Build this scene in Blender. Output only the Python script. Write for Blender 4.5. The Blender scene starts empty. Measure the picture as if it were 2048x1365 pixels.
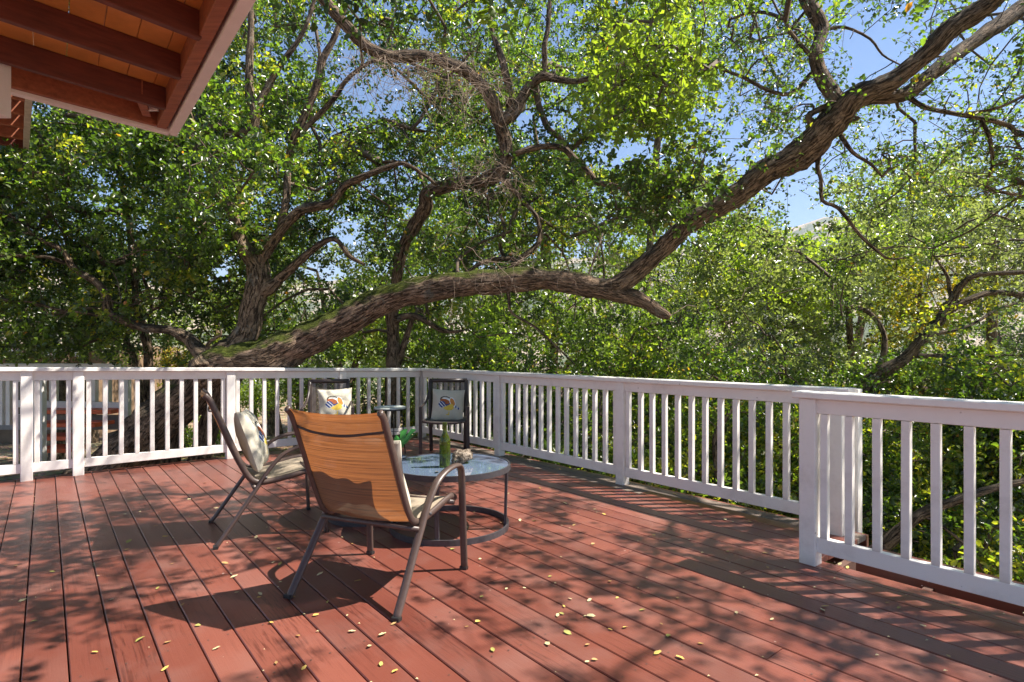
import bpy, math, random
import numpy as np
from mathutils import Vector, Matrix, noise as mnoise

scene = bpy.context.scene
COL = scene.collection
R = math.radians
random.seed(7)
rng = np.random.default_rng(11)

# ------------------------------------------------------------------ camera
FPX, HOR, HC = 1150.0, 700.0, 1.2
cam_d = bpy.data.cameras.new('camera')
cam = bpy.data.objects.new('camera', cam_d); COL.objects.link(cam)
cam.location = (0, 0, HC); cam.rotation_euler = (R(90), 0, 0)
cam_d.sensor_width = 36; cam_d.lens = FPX / 2048 * 36
cam_d.shift_y = (HOR - 682.5) / 2048
cam_d.clip_start = 0.05; cam_d.clip_end = 8000
scene.camera = cam

# ------------------------------------------------------------------ light
SUN = Vector((0.71, 0.05, 1.0)).normalized()
world = bpy.data.worlds.new('World'); scene.world = world; world.use_nodes = True
wn = world.node_tree.nodes; wl = world.node_tree.links
for n in list(wn): wn.remove(n)
wo = wn.new('ShaderNodeOutputWorld'); wb = wn.new('ShaderNodeBackground'); ws = wn.new('ShaderNodeTexSky')
ws.sky_type = 'NISHITA'; ws.sun_disc = False
ws.sun_elevation = math.asin(SUN.z); ws.sun_rotation = math.atan2(SUN.x, SUN.y)
ws.air_density = 1.0; ws.dust_density = 0.1; ws.ozone_density = 5.0; ws.altitude = 900
wb.inputs[1].default_value = 0.068
hs_ = wn.new('ShaderNodeHueSaturation'); hs_.inputs['Saturation'].default_value = 1.2; wl.new(ws.outputs[0], hs_.inputs['Color']); wl.new(hs_.outputs[0], wb.inputs[0]); wl.new(wb.outputs[0], wo.inputs[0])
sl = bpy.data.lights.new('sun', 'SUN'); sl.energy = 5.0; sl.angle = R(0.53); sl.color = (1.0, 0.94, 0.85)
so = bpy.data.objects.new('sun', sl); COL.objects.link(so)
so.rotation_euler = SUN.to_track_quat('Z', 'Y').to_euler()
scene.view_settings.view_transform = 'Standard'
scene.view_settings.look = 'None'
scene.view_settings.exposure = 1.38
scene.view_settings.gamma = 1.0
scene.view_settings.use_curve_mapping = False
try:
    scene.cycles.max_bounces = 8; scene.cycles.diffuse_bounces = 4; scene.cycles.transmission_bounces = 6
    scene.cycles.use_denoising = True
except Exception: pass

# ------------------------------------------------------------------ helpers
def P(px, py, D):
    return Vector(((px - 1024) / FPX * D, D, HC - (py - HOR) / FPX * D))
def PZ(px, py, z):
    D = (HC - z) * FPX / (py - HOR); return P(px, py, D)
def tag(o, label=None, cat=None, group=None, kind=None):
    if label: o['label'] = label
    if cat: o['category'] = cat
    if group: o['group'] = group
    if kind: o['kind'] = kind
    return o
def empty(name, loc=(0, 0, 0), rz=0.0):
    o = bpy.data.objects.new(name, None); COL.objects.link(o)
    o.empty_display_size = 0.1
    o.location = loc; o.rotation_euler = (0, 0, rz); return o
def copy_tree(o, parent=None):
    c = o.copy(); COL.objects.link(c)
    if parent is not None: c.parent = parent
    for ch in o.children: copy_tree(ch, c)
    return c

class MB:
    def __init__(s): s.v = []; s.f = []; s.m = []; s.mi = 0
    def add(s, vs, fs):
        b = len(s.v); s.v += [tuple(v) for v in vs]
        for f in fs: s.f.append(tuple(i + b for i in f)); s.m.append(s.mi)
    def box(s, lo, hi, bev=0.0, M=None):
        x0, y0, z0 = lo; x1, y1, z1 = hi
        if bev <= 0:
            vs = [(x, y, z) for z in (z0, z1) for (x, y) in ((x0, y0), (x1, y0), (x1, y1), (x0, y1))]
            fs = [(3, 2, 1, 0), (4, 5, 6, 7), (0, 1, 5, 4), (1, 2, 6, 5), (2, 3, 7, 6), (3, 0, 4, 7)]
        else:  # prism along longest axis with chamfered section
            ax = max(range(3), key=lambda i: hi[i] - lo[i]); a, c = [(1, 2), (2, 0), (0, 1)][ax]
            b = bev
            pr = [(lo[a] + b, lo[c]), (hi[a] - b, lo[c]), (hi[a], lo[c] + b), (hi[a], hi[c] - b), (hi[a] - b, hi[c]), (lo[a] + b, hi[c]), (lo[a], hi[c] - b), (lo[a], lo[c] + b)]
            vs = []
            for e in (lo[ax], hi[ax]):
                for (p, q) in pr:
                    w = [0, 0, 0]; w[ax] = e; w[a] = p; w[c] = q; vs.append(tuple(w))
            fs = [tuple(range(7, -1, -1)), tuple(range(8, 16))] + [(i, (i + 1) % 8, (i + 1) % 8 + 8, i + 8) for i in range(8)]
        if M is not None: vs = [M @ Vector(v) for v in vs]
        s.add(vs, fs); return s
    def beam(s, p, q, w, h, bev=0.0, up=(0, 0, 1)):
        p = Vector(p); q = Vector(q); d = q - p; L = d.length; x = d / L
        y = Vector(up).cross(x).normalized(); z = x.cross(y)
        M = Matrix(((x.x, y.x, z.x, p.x), (x.y, y.y, z.y, p.y), (x.z, y.z, z.z, p.z), (0, 0, 0, 1)))
        return s.box((0, -w / 2, -h / 2), (L, w / 2, h / 2), bev, M)
    def tube(s, pts, rad, sides=8, side=None, ry=None, caps=True):
        pts = [Vector(p) for p in pts]; n = len(pts)
        if not hasattr(rad, '__len__'): rad = [rad] * n
        prev = None; rings = []
        for i, p in enumerate(pts):
            t = (pts[min(i + 1, n - 1)] - pts[max(i - 1, 0)]).normalized()
            if side is not None: a = Vector(side); a = (a - t * a.dot(t)).normalized()
            elif prev is None:
                a = t.cross(Vector((0, 0, 1)) if abs(t.z) < .9 else Vector((1, 0, 0))).normalized()
            else: a = (prev - t * prev.dot(t)).normalized()
            prev = a; b = t.cross(a)
            k = 1.0 if ry is None else ry
            rings.append([p + a * (math.cos(6.28318 * j / sides) * rad[i]) + b * (math.sin(6.28318 * j / sides) * rad[i] * k) for j in range(sides)])
        vs = [v for r in rings for v in r]; fs = []
        for i in range(n - 1):
            for j in range(sides):
                k2 = (j + 1) % sides
                fs.append((i * sides + j, i * sides + k2, (i + 1) * sides + k2, (i + 1) * sides + j))
        if caps: fs.append(tuple(range(sides - 1, -1, -1))); fs.append(tuple((n - 1) * sides + j for j in range(sides)))
        s.add(vs, fs); return s
    def lathe(s, prof, sides=32, c=(0, 0, 0)):
        vs = []; fs = []
        for (r, z) in prof:
            for j in range(sides):
                a = 6.283185 * j / sides; vs.append((c[0] + r * math.cos(a), c[1] + r * math.sin(a), c[2] + z))
        for i in range(len(prof) - 1):
            for j in range(sides):
                k = (j + 1) % sides; fs.append((i * sides + j, i * sides + k, (i + 1) * sides + k, (i + 1) * sides + j))
        s.add(vs, fs); return s
    def build(s, name, mat, parent=None, smooth=False):
        me = bpy.data.meshes.new(name); me.from_pydata(s.v, [], s.f)
        mats = mat if isinstance(mat, (list, tuple)) else [mat]
        for m in mats: me.materials.append(m)
        if len(mats) > 1: me.polygons.foreach_set('material_index', s.m)
        if smooth: me.polygons.foreach_set('use_smooth', [True] * len(me.polygons))
        me.update()
        o = bpy.data.objects.new(name, me); COL.objects.link(o)
        if parent is not None: o.parent = parent
        return o

def catmull(pts, n=4):
    pts = np.array(pts, float); k = len(pts)
    ext = np.vstack([2 * pts[0] - pts[1], pts, 2 * pts[-1] - pts[-2]]); out = []
    for i in range(k - 1):
        p0, p1, p2, p3 = ext[i:i + 4]
        for j in range(n):
            t = j / n
            out.append(.5 * ((2 * p1) + (-p0 + p2) * t + (2 * p0 - 5 * p1 + 4 * p2 - p3) * t * t + (-p0 + 3 * p1 - 3 * p2 + p3) * t ** 3))
    out.append(pts[-1]); return np.array(out)

# ------------------------------------------------------------------ materials
def newmat(name):
    m = bpy.data.materials.new(name); m.use_nodes = True
    nt = m.node_tree
    for n in list(nt.nodes): nt.nodes.remove(n)
    out = nt.nodes.new('ShaderNodeOutputMaterial')
    return m, nt, nt.nodes, nt.links, out
def N(nodes, t, **kw):
    n = nodes.new('ShaderNode' + t)
    for k, v in kw.items():
        if k.startswith('i_'):
            key = k[2:]; key = int(key) if key.isdigit() else key.replace('_', ' ')
            n.inputs[key].default_value = v
        else: setattr(n, k, v)
    return n
def ramp(nodes, stops):
    r = nodes.new('ShaderNodeValToRGB'); e = r.color_ramp.elements
    while len(e) > 1: e.remove(e[0])
    e[0].position = stops[0][0]; e[0].color = (*stops[0][1], 1)
    for p, c in stops[1:]:
        x = e.new(p); x.color = (*c, 1)
    return r
def mixc(nodes, links, fac, a, b, bt='MIX'):
    m = nodes.new('ShaderNodeMix'); m.data_type = 'RGBA'; m.blend_type = bt
    for sock, val in ((m.inputs[0], fac), (m.inputs[6], a), (m.inputs[7], b)):
        if hasattr(val, 'is_output') or hasattr(val, 'links'): links.new(val, sock)
        elif isinstance(val, (tuple, list)): sock.default_value = (*val[:3], 1)
        else: sock.default_value = val
    return m.outputs[2]
def simple(name, col, rough=.5, metal=0., var=.12, scale=20., bump=.1, bscale=None, spec=.5, dist=.004, vec='Object', stretch=(1, 1, 1), **kw):
    m, nt, ns, lk, out = newmat(name)
    b = N(ns, 'BsdfPrincipled', i_Roughness=rough, i_Metallic=metal)
    b.inputs['Specular IOR Level'].default_value = spec
    for k, v in kw.items(): b.inputs[k].default_value = v
    tc = N(ns, 'TexCoord'); mp = N(ns, 'Mapping'); mp.inputs[3].default_value = stretch
    lk.new(tc.outputs[vec], mp.inputs[0])
    nz = N(ns, 'TexNoise', i_Scale=scale, i_Detail=6., i_Roughness=.6); lk.new(mp.outputs[0], nz.inputs[0])
    c = ramp(ns, [(.3, tuple(x * (1 - var) for x in col)), (.7, tuple(min(1, x * (1 + var)) for x in col))])
    lk.new(nz.outputs[0], c.inputs[0]); lk.new(c.outputs[0], b.inputs['Base Color'])
    if bump > 0:
        n2 = N(ns, 'TexNoise', i_Scale=bscale or scale * 3, i_Detail=5.); lk.new(mp.outputs[0], n2.inputs[0])
        bp = N(ns, 'Bump', i_Strength=bump, i_Distance=dist); lk.new(n2.outputs[0], bp.inputs['Height']); lk.new(bp.outputs[0], b.inputs['Normal'])
    lk.new(b.outputs[0], out.inputs[0]); return m

def mat_deck():
    m, nt, ns, lk, out = newmat('deck_stain')
    b = N(ns, 'BsdfPrincipled'); tc = N(ns, 'TexCoord'); oi = N(ns, 'ObjectInfo')
    add = N(ns, 'VectorMath', operation='ADD'); sc = N(ns, 'VectorMath', operation='SCALE'); sc.inputs['Scale'].default_value = 37.
    cx = N(ns, 'CombineXYZ'); lk.new(oi.outputs['Random'], cx.inputs[0]); lk.new(oi.outputs['Random'], cx.inputs[2])
    lk.new(cx.outputs[0], sc.inputs[0]); lk.new(tc.outputs['Object'], add.inputs[0]); lk.new(sc.outputs[0], add.inputs[1])
    mp = N(ns, 'Mapping'); mp.inputs[3].default_value = (1.5, 26, 26); lk.new(add.outputs[0], mp.inputs[0])
    gr = N(ns, 'TexNoise', i_Scale=3.2, i_Detail=7., i_Roughness=.65, i_Distortion=.6); lk.new(mp.outputs[0], gr.inputs[0])
    big = N(ns, 'TexNoise', i_Scale=1.3, i_Detail=4.); lk.new(add.outputs[0], big.inputs[0])
    fine = N(ns, 'TexNoise', i_Scale=45., i_Detail=3.); lk.new(add.outputs[0], fine.inputs[0])
    base = ramp(ns, [(.25, (.115, .031, .021)), (.5, (.185, .055, .037)), (.8, (.27, .092, .064))])
    hv = N(ns, 'Math', operation='MULTIPLY_ADD', i_1=.55, i_2=.22); lk.new(oi.outputs['Random'], hv.inputs[0])
    hm = N(ns, 'Math', operation='MULTIPLY_ADD', i_1=.5); lk.new(big.outputs[0], hm.inputs[0]); 
    hs = N(ns, 'Math', operation='MULTIPLY', i_1=.5); lk.new(hv.outputs[0], hs.inputs[0]); lk.new(hs.outputs[0], hm.inputs[2])
    lk.new(hm.outputs[0], base.inputs[0])
    gw = ramp(ns, [(.38, (.45, .38, .38)), (.5, (1, 1, 1))]); lk.new(gr.outputs[0], gw.inputs[0])
    wearm = ramp(ns, [(.46, (0, 0, 0)), (.62, (1, 1, 1))]); wz = N(ns, 'TexNoise', i_Scale=.8, i_Detail=3.); lk.new(add.outputs[0], wz.inputs[0]); lk.new(wz.outputs[0], wearm.inputs[0])
    grain = mixc(ns, lk, wearm.outputs[0], (1, 1, 1), gw.outputs[0])
    c1 = mixc(ns, lk, 1., base.outputs[0], grain, 'MULTIPLY')
    # pale droppings and scuffs
    vo = N(ns, 'TexVoronoi', i_Scale=9.); lk.new(add.outputs[0], vo.inputs[0])
    n3 = N(ns, 'TexNoise', i_Scale=5.); lk.new(add.outputs[0], n3.inputs[0])
    thr = N(ns, 'Math', operation='MULTIPLY_ADD', i_1=.16, i_2=-.055); lk.new(n3.outputs[0], thr.inputs[0])
    lt = N(ns, 'Math', operation='LESS_THAN'); lk.new(vo.outputs['Distance'], lt.inputs[0]); lk.new(thr.outputs[0], lt.inputs[1])
    ltm = N(ns, 'Math', operation='MULTIPLY', i_1=.55); lk.new(lt.outputs[0], ltm.inputs[0])
    c2 = mixc(ns, lk, ltm.outputs[0], c1, (.55, .42, .36))
    # dirt (greyish) film
    d1 = ramp(ns, [(.45, (0, 0, 0)), (.75, (.45, .45, .45))]); dn = N(ns, 'TexNoise', i_Scale=2.7, i_Detail=6.); lk.new(add.outputs[0], dn.inputs[0]); lk.new(dn.outputs[0], d1.inputs[0])
    c3 = mixc(ns, lk, d1.outputs[0], c2, (.22, .13, .11))
    lk.new(c3, b.inputs['Base Color'])
    rr = N(ns, 'MapRange', i_3=.24, i_4=.48); lk.new(dn.outputs[0], rr.inputs[0]); lk.new(rr.outputs[0], b.inputs['Roughness'])
    bs = N(ns, 'Math', operation='MULTIPLY_ADD', i_1=.35); lk.new(fine.outputs[0], bs.inputs[0]); lk.new(gr.outputs[0], bs.inputs[2])
    bp = N(ns, 'Bump', i_Strength=.35, i_Distance=.003); lk.new(bs.outputs[0], bp.inputs['Height']); lk.new(bp.outputs[0], b.inputs['Normal'])
    lk.new(b.outputs[0], out.inputs[0]); return m

def mat_paint():
    m, nt, ns, lk, out = newmat('white_paint')
    b = N(ns, 'BsdfPrincipled', i_Roughness=.42); tc = N(ns, 'TexCoord'); oi = N(ns, 'ObjectInfo')
    nz = N(ns, 'TexNoise', i_Scale=3., i_Detail=7., i_Roughness=.7); lk.new(tc.outputs['Object'], nz.inputs[0])
    r1 = ramp(ns, [(.28, (.70, .65, .60)), (.5, (.88, .835, .78)), (.8, (.90, .865, .82))]); lk.new(nz.outputs[0], r1.inputs[0])
    n2 = N(ns, 'TexNoise', i_Scale=38., i_Detail=4.); lk.new(tc.outputs['Object'], n2.inputs[0])
    r2 = ramp(ns, [(.74, (0, 0, 0)), (.8, (.7, .7, .7))]); lk.new(n2.outputs[0], r2.inputs[0])
    c = mixc(ns, lk, r2.outputs[0], r1.outputs[0], (.45, .42, .38))
    sz = N(ns, 'SeparateXYZ'); lk.new(tc.outputs['Object'], sz.inputs[0])
    dz = N(ns, 'MapRange', i_1=.0, i_2=.07, i_3=.62, i_4=.0); lk.new(sz.outputs[2], dz.inputs[0])
    dzz = N(ns, 'Math', operation='MULTIPLY'); lk.new(dz.outputs[0], dzz.inputs[0]); lk.new(nz.outputs[0], dzz.inputs[1])
    c = mixc(ns, lk, dzz.outputs[0], c, (.30, .22, .17))
    vs_ = N(ns, 'TexVoronoi', i_Scale=6.); lk.new(tc.outputs['Object'], vs_.inputs[0]); vr = ramp(ns, [(.03, (1, 1, 1)), (.045, (0, 0, 0))]); lk.new(vs_.outputs[0], vr.inputs[0])
    vm = N(ns, 'Math', operation='MULTIPLY', i_1=.6); lk.new(vr.outputs[0], vm.inputs[0]); c = mixc(ns, lk, vm.outputs[0], c, (.35, .30, .25))
    lk.new(c, b.inputs['Base Color'])
    mp = N(ns, 'Mapping'); mp.inputs[3].default_value = (40, 40, 2.5); lk.new(tc.outputs['Object'], mp.inputs[0])
    n3 = N(ns, 'TexNoise', i_Scale=3., i_Detail=5.); lk.new(mp.outputs[0], n3.inputs[0])
    bp = N(ns, 'Bump', i_Strength=.25, i_Distance=.002); lk.new(n3.outputs[0], bp.inputs['Height']); lk.new(bp.outputs[0], b.inputs['Normal'])
    lk.new(b.outputs[0], out.inputs[0]); return m

def mat_leaf(name, stops, trans, gloss=.35, tfac=.42):
    m, nt, ns, lk, out = newmat(name)
    at = N(ns, 'Attribute'); at.attribute_name = 'tone'
    rp = ramp(ns, stops); lk.new(at.outputs['Fac'], rp.inputs[0])
    b = N(ns, 'BsdfPrincipled', i_Roughness=gloss); b.inputs['Specular IOR Level'].default_value = .8
    lk.new(rp.outputs[0], b.inputs['Base Color'])
    t = N(ns, 'BsdfTranslucent'); tcx = mixc(ns, lk, 1.0, rp.outputs[0], trans, 'MULTIPLY'); lk.new(tcx, t.inputs[0])
    mx = N(ns, 'MixShader', i_0=tfac); lk.new(b.outputs[0], mx.inputs[1]); lk.new(t.outputs[0], mx.inputs[2])
    lk.new(mx.outputs[0], out.inputs[0]); return m

def mat_bark(name, dark, light, moss=0.0, lichen=.25, scale=1.):
    m, nt, ns, lk, out = newmat(name)
    b = N(ns, 'BsdfPrincipled', i_Roughness=.9); b.inputs['Specular IOR Level'].default_value = .2
    uv = N(ns, 'UVMap'); uv.uv_map = 'UVMap'
    mp = N(ns, 'Mapping'); mp.inputs[3].default_value = (9, 3.6, 1); lk.new(uv.outputs[0], mp.inputs[0])
    tc = N(ns, 'TexCoord')
    wob = N(ns, 'TexNoise', i_Scale=5. * scale, i_Detail=4.); lk.new(tc.outputs['Object'], wob.inputs[0])
    ad = mixc(ns, lk, .12, mp.outputs[0], wob.outputs['Color'], 'ADD')
    nz = N(ns, 'TexNoise', i_Scale=2.6 * scale, i_Detail=9., i_Roughness=.72, i_Distortion=1.6); lk.new(ad, nz.inputs[0])
    mpv = N(ns, 'Mapping'); mpv.inputs[3].default_value = (34, 4.2, 1); lk.new(uv.outputs[0], mpv.inputs[0])
    adv = mixc(ns, lk, .9, mpv.outputs[0], wob.outputs['Color'], 'ADD')
    vo = N(ns, 'TexNoise', i_Scale=1.6 * scale, i_Detail=5., i_Roughness=.6, i_Distortion=.8); lk.new(adv, vo.inputs[0])
    cr = ramp(ns, [(.38, (.07, .06, .055)), (.50, (1, 1, 1))]); lk.new(vo.outputs[0], cr.inputs[0])
    c0 = ramp(ns, [(.32, dark), (.5, tuple((a + c) / 2 for a, c in zip(dark, light))), (.66, light)]); lk.new(nz.outputs[0], c0.inputs[0])
    c1 = mixc(ns, lk, .85, c0.outputs[0], cr.outputs[0], 'MULTIPLY')
    ln = N(ns, 'TexNoise', i_Scale=4.5, i_Detail=6., i_Roughness=.7); lk.new(tc.outputs['Object'], ln.inputs[0])
    lr = ramp(ns, [(.6, (0, 0, 0)), (.68, (lichen * 2,) * 3)]); lk.new(ln.outputs[0], lr.inputs[0])
    c2 = mixc(ns, lk, lr.outputs[0], c1, (.30, .31, .27))
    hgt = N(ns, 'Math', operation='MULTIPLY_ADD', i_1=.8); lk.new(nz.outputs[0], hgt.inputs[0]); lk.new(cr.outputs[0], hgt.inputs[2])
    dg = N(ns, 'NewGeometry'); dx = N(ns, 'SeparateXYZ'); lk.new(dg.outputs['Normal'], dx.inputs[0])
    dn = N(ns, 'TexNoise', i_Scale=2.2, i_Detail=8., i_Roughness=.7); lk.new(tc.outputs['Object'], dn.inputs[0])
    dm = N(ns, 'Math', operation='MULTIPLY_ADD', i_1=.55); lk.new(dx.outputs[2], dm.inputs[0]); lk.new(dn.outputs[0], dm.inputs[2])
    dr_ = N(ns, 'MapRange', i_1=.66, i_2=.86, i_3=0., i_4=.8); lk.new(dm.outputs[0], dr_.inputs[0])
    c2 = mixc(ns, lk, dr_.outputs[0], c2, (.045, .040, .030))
    if moss > 0:
        ge = N(ns, 'NewGeometry'); sx = N(ns, 'SeparateXYZ'); lk.new(ge.outputs['Normal'], sx.inputs[0])
        mn = N(ns, 'TexNoise', i_Scale=3., i_Detail=5.); lk.new(tc.outputs['Object'], mn.inputs[0])
        px = N(ns, 'SeparateXYZ'); lk.new(ge.outputs['Position'], px.inputs[0])
        fall = N(ns, 'MapRange', i_1=-.6, i_2=1.2, i_3=.25, i_4=-.35); lk.new(px.outputs[0], fall.inputs[0])
        f2 = N(ns, 'MapRange', i_1=-4.6, i_2=-3.9, i_3=-1.2, i_4=0.); lk.new(px.outputs[0], f2.inputs[0]); f3 = N(ns, 'Math', operation='ADD'); lk.new(fall.outputs[0], f3.inputs[0]); lk.new(f2.outputs[0], f3.inputs[1])
        a1 = N(ns, 'Math', operation='ADD'); lk.new(sx.outputs[2], a1.inputs[0]); lk.new(f3.outputs[0], a1.inputs[1])
        a2 = N(ns, 'Math', operation='MULTIPLY_ADD', i_1=1.3); lk.new(mn.outputs[0], a2.inputs[0]); lk.new(a1.outputs[0], a2.inputs[2])
        mr = ramp(ns, [(.0, (0, 0, 0)), (1., (1, 1, 1))]); mrr = N(ns, 'MapRange', i_1=1.15, i_2=1.45); lk.new(a2.outputs[0], mrr.inputs[0])
        mc = ramp(ns, [(.3, (.03, .045, .008)), (.7, (.13, .15, .02))]); lk.new(nz.outputs[0], mc.inputs[0])
        mf = N(ns, 'Math', operation='MULTIPLY', i_1=moss); lk.new(mrr.outputs[0], mf.inputs[0])
        c2 = mixc(ns, lk, mf.outputs[0], c2, mc.outputs[0])
    lk.new(c2, b.inputs['Base Color'])
    bp = N(ns, 'Bump', i_Strength=1., i_Distance=.035); lk.new(hgt.outputs[0], bp.inputs['Height']); lk.new(bp.outputs[0], b.inputs['Normal'])
    lk.new(b.outputs[0], out.inputs[0]); return m

M_DECK = mat_deck(); M_WHITE = mat_paint()
M_GREYWOOD = simple('weathered_wood', (.16, .12, .095), .8, var=.35, scale=6, stretch=(1, 12, 12), bump=.5)
M_UNDER = simple('deck_framing', (.10, .045, .03), .8)
OAK = [(0, (.016, .026, .007)), (.35, (.036, .055, .013)), (.65, (.070, .098, .020)), (.93, (.14, .17, .03)), (.955, (.34, .22, .03)), (1, (.40, .13, .03))]
M_LEAF = mat_leaf('oak_leaves', OAK, (3.7, 4.7, 1.3), gloss=.3, tfac=.42)
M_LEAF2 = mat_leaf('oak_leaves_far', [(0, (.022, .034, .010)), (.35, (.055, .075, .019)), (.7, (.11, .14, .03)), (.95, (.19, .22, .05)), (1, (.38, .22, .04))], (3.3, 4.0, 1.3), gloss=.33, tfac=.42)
M_LEAFB = mat_leaf('bright_leaves', [(0, (.04, .07, .012)), (.5, (.10, .15, .022)), (1, (.19, .25, .04))], (3.2, 3.2, 1.), tfac=.48)
M_LEAFY = mat_leaf('autumn_leaves', [(0, (.12, .16, .02)), (.35, (.24, .27, .03)), (.8, (.46, .43, .04)), (.95, (.56, .36, .03)), (1, (.55, .17, .03))], (1.6, 1.5, .6), gloss=.5, tfac=.5)
M_LEAFG = mat_leaf('grey_green_leaves', [(0, (.03, .04, .018)), (.5, (.085, .105, .045)), (1, (.18, .20, .09))], (3.0, 3.2, 1.4), gloss=.3)
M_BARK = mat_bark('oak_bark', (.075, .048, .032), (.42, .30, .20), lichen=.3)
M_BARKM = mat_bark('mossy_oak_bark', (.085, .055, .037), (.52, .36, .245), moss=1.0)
M_TWIG = simple('twig_bark', (.12, .085, .06), .9, var=.4, scale=8)
M_DEAD = simple('dead_twig', (.27, .20, .145), .9, var=.3, scale=30)
M_FRAME = simple('bronze_powder_coat', (.085, .055, .045), .38, var=.15, scale=60, bump=.15, bscale=400)
M_DARKF = simple('dark_brown_metal', (.045, .032, .028), .4, var=.15, scale=60, bump=.1, bscale=300)
M_TABLEF = simple('table_metal', (.055, .05, .055), .42, var=.2, scale=40, bump=.1, bscale=300)
M_BLACK = simple('black_wire', (.02, .02, .02), .4, bump=0)
M_CREAM = simple('cushion_canvas', (.55, .50, .40), .9, var=.06, scale=40, bump=.4, bscale=260, dist=.002)
M_BEIGE = simple('beige_sling', (.36, .29, .21), .8, var=.15, scale=60, bump=.3, bscale=300)
M_MESHD = simple('dark_mesh', (.06, .055, .05), .7)

def mat_sling():
    m, nt, ns, lk, out = newmat('woven_sling')
    tc = N(ns, 'TexCoord'); mp = N(ns, 'Mapping'); mp.inputs[3].default_value = (.6, 1, 1); lk.new(tc.outputs['UV'], mp.inputs[0])
    mp2 = N(ns, 'Mapping'); mp2.inputs[3].default_value = (.7, 190, 1); lk.new(tc.outputs['UV'], mp2.inputs[0])
    nz = N(ns, 'TexNoise', i_Scale=1., i_Detail=3., i_Roughness=.8); lk.new(mp2.outputs[0], nz.inputs[0])
    rp = ramp(ns, [(.38, (.06, .03, .015)), (.44, (.19, .09, .04)), (.52, (.25, .125, .055)), (.60, (.32, .175, .085)), (.66, (.12, .055, .027))]); lk.new(nz.outputs[0], rp.inputs[0])
    ge = N(ns, 'NewGeometry')
    wv = N(ns, 'TexWave', i_Scale=70., bands_direction='X'); lk.new(tc.outputs['UV'], wv.inputs[0])
    d = N(ns, 'BsdfPrincipled', i_Roughness=.6); d.inputs['Specular IOR Level'].default_value = .4
    t = N(ns, 'BsdfTranslucent'); 
    tcx = mixc(ns, lk, 1., rp.outputs[0], (1.25, .85, .50), 'MULTIPLY'); lk.new(tcx, t.inputs[0])
    bc = mixc(ns, lk, .5, rp.outputs[0], (.40, .33, .24)); lk.new(bc, d.inputs['Base Color'])
    bp = N(ns, 'Bump', i_Strength=.3, i_Distance=.001); lk.new(wv.outputs[0], bp.inputs['Height']); lk.new(bp.outputs[0], d.inputs['Normal'])
    mx = N(ns, 'MixShader', i_0=.55); lk.new(d.outputs[0], mx.inputs[1]); lk.new(t.outputs[0], mx.inputs[2])
    tr = N(ns, 'BsdfTransparent'); m2 = N(ns, 'MixShader', i_0=.05); lk.new(mx.outputs[0], m2.inputs[1]); lk.new(tr.outputs[0], m2.inputs[2])
    lk.new(m2.outputs[0], out.inputs[0]); return m
M_SLING = mat_sling()

def mat_meshfabric():
    m, nt, ns, lk, out = newmat('see_through_mesh')
    d = N(ns, 'BsdfDiffuse'); d.inputs[0].default_value = (.13, .105, .09, 1)
    tr = N(ns, 'BsdfTransparent'); mx = N(ns, 'MixShader', i_0=.25); lk.new(d.outputs[0], mx.inputs[1]); lk.new(tr.outputs[0], mx.inputs[2])
    lk.new(mx.outputs[0], out.inputs[0]); return m
M_SEE = mat_meshfabric()

# ------------------------------------------------------------------ deck frame
TH = -50.97
C0 = Vector((-1.235, 7.89, 0))
UX = Vector((math.cos(R(TH)), math.sin(R(TH)), 0)); WY = Vector((-UX.y, UX.x, 0))
def DK(u, w, z=0): return C0 + UX * u + WY * w + Vector((0, 0, z))

# ------------------------------------------------------------------ terrain
def ss(a, b, x):
    t = np.clip((x - a) / (b - a), 0, 1); return t * t * (3 - 2 * t)
def ground_z(x, y):
    r = np.sqrt(x * x + y * y); px = 1024 + FPX * x / np.maximum(y, .3)
    z = -.75 - 2.6 * ss(-2.0, 4.5, x + .25 * (y - 8)) - 1.2 * ss(3, 14, x)
    z = z - .16 * np.clip(r - 12, 0, 60) * (.35 + .65 * ss(-6, 6, x))
    hill = np.interp(px, [-3000, 0, 300, 600, 900, 1200, 1500, 1650, 1900, 2300, 5000], [560, 560, 585, 560, 540, 520, 485, 462, 500, 520, 520])
    top = (HOR - hill) / FPX * 1000
    bump = 18 * np.sin(x * .011 + 1.3) * np.cos(y * .009) + 9 * np.sin(x * .031 + y * .023)
    z = z * (1 - ss(150, 420, r)) + (-14 + top * ss(200, 1000, r) ** 1.1 + bump * ss(250, 700, r) * (1 - .8 * ss(700, 1000, r))) * ss(150, 420, r) - .25 * np.clip(r - 1050, 0, 900)
    return z + .05 * np.sin(x * 2.1) * np.cos(y * 1.7)
radii = np.concatenate([np.linspace(.2, 30, 70), np.geomspace(31, 2600, 90)])
NA = 240
ang = np.linspace(0, 2 * np.pi, NA, endpoint=False)
RR, AA = np.meshgrid(radii, ang, indexing='ij')
GX, GY = RR * np.sin(AA), RR * np.cos(AA)
yy = np.where(GY < .3, .3, GY); GZ = ground_z(GX, yy)
GZ = np.where(GY < 0, ground_z(GX, np.full_like(GX, .3)) * .0 + np.where(RR < 200, -1.2 - .02 * RR, -6), GZ)
vs = np.stack([GX, GY, GZ], -1).reshape(-1, 3)
me = bpy.data.meshes.new('hillside_ground'); fs = []
for i in range(len(radii) - 1):
    a = i * NA + np.arange(NA); b = i * NA + (np.arange(NA) + 1) % NA
    fs.append(np.stack([a, b, b + NA, a + NA], 1))
fs = np.concatenate(fs)
me.from_pydata(vs.tolist(), [], fs.tolist()); me.polygons.foreach_set('use_smooth', [True] * len(me.polygons))
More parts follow.
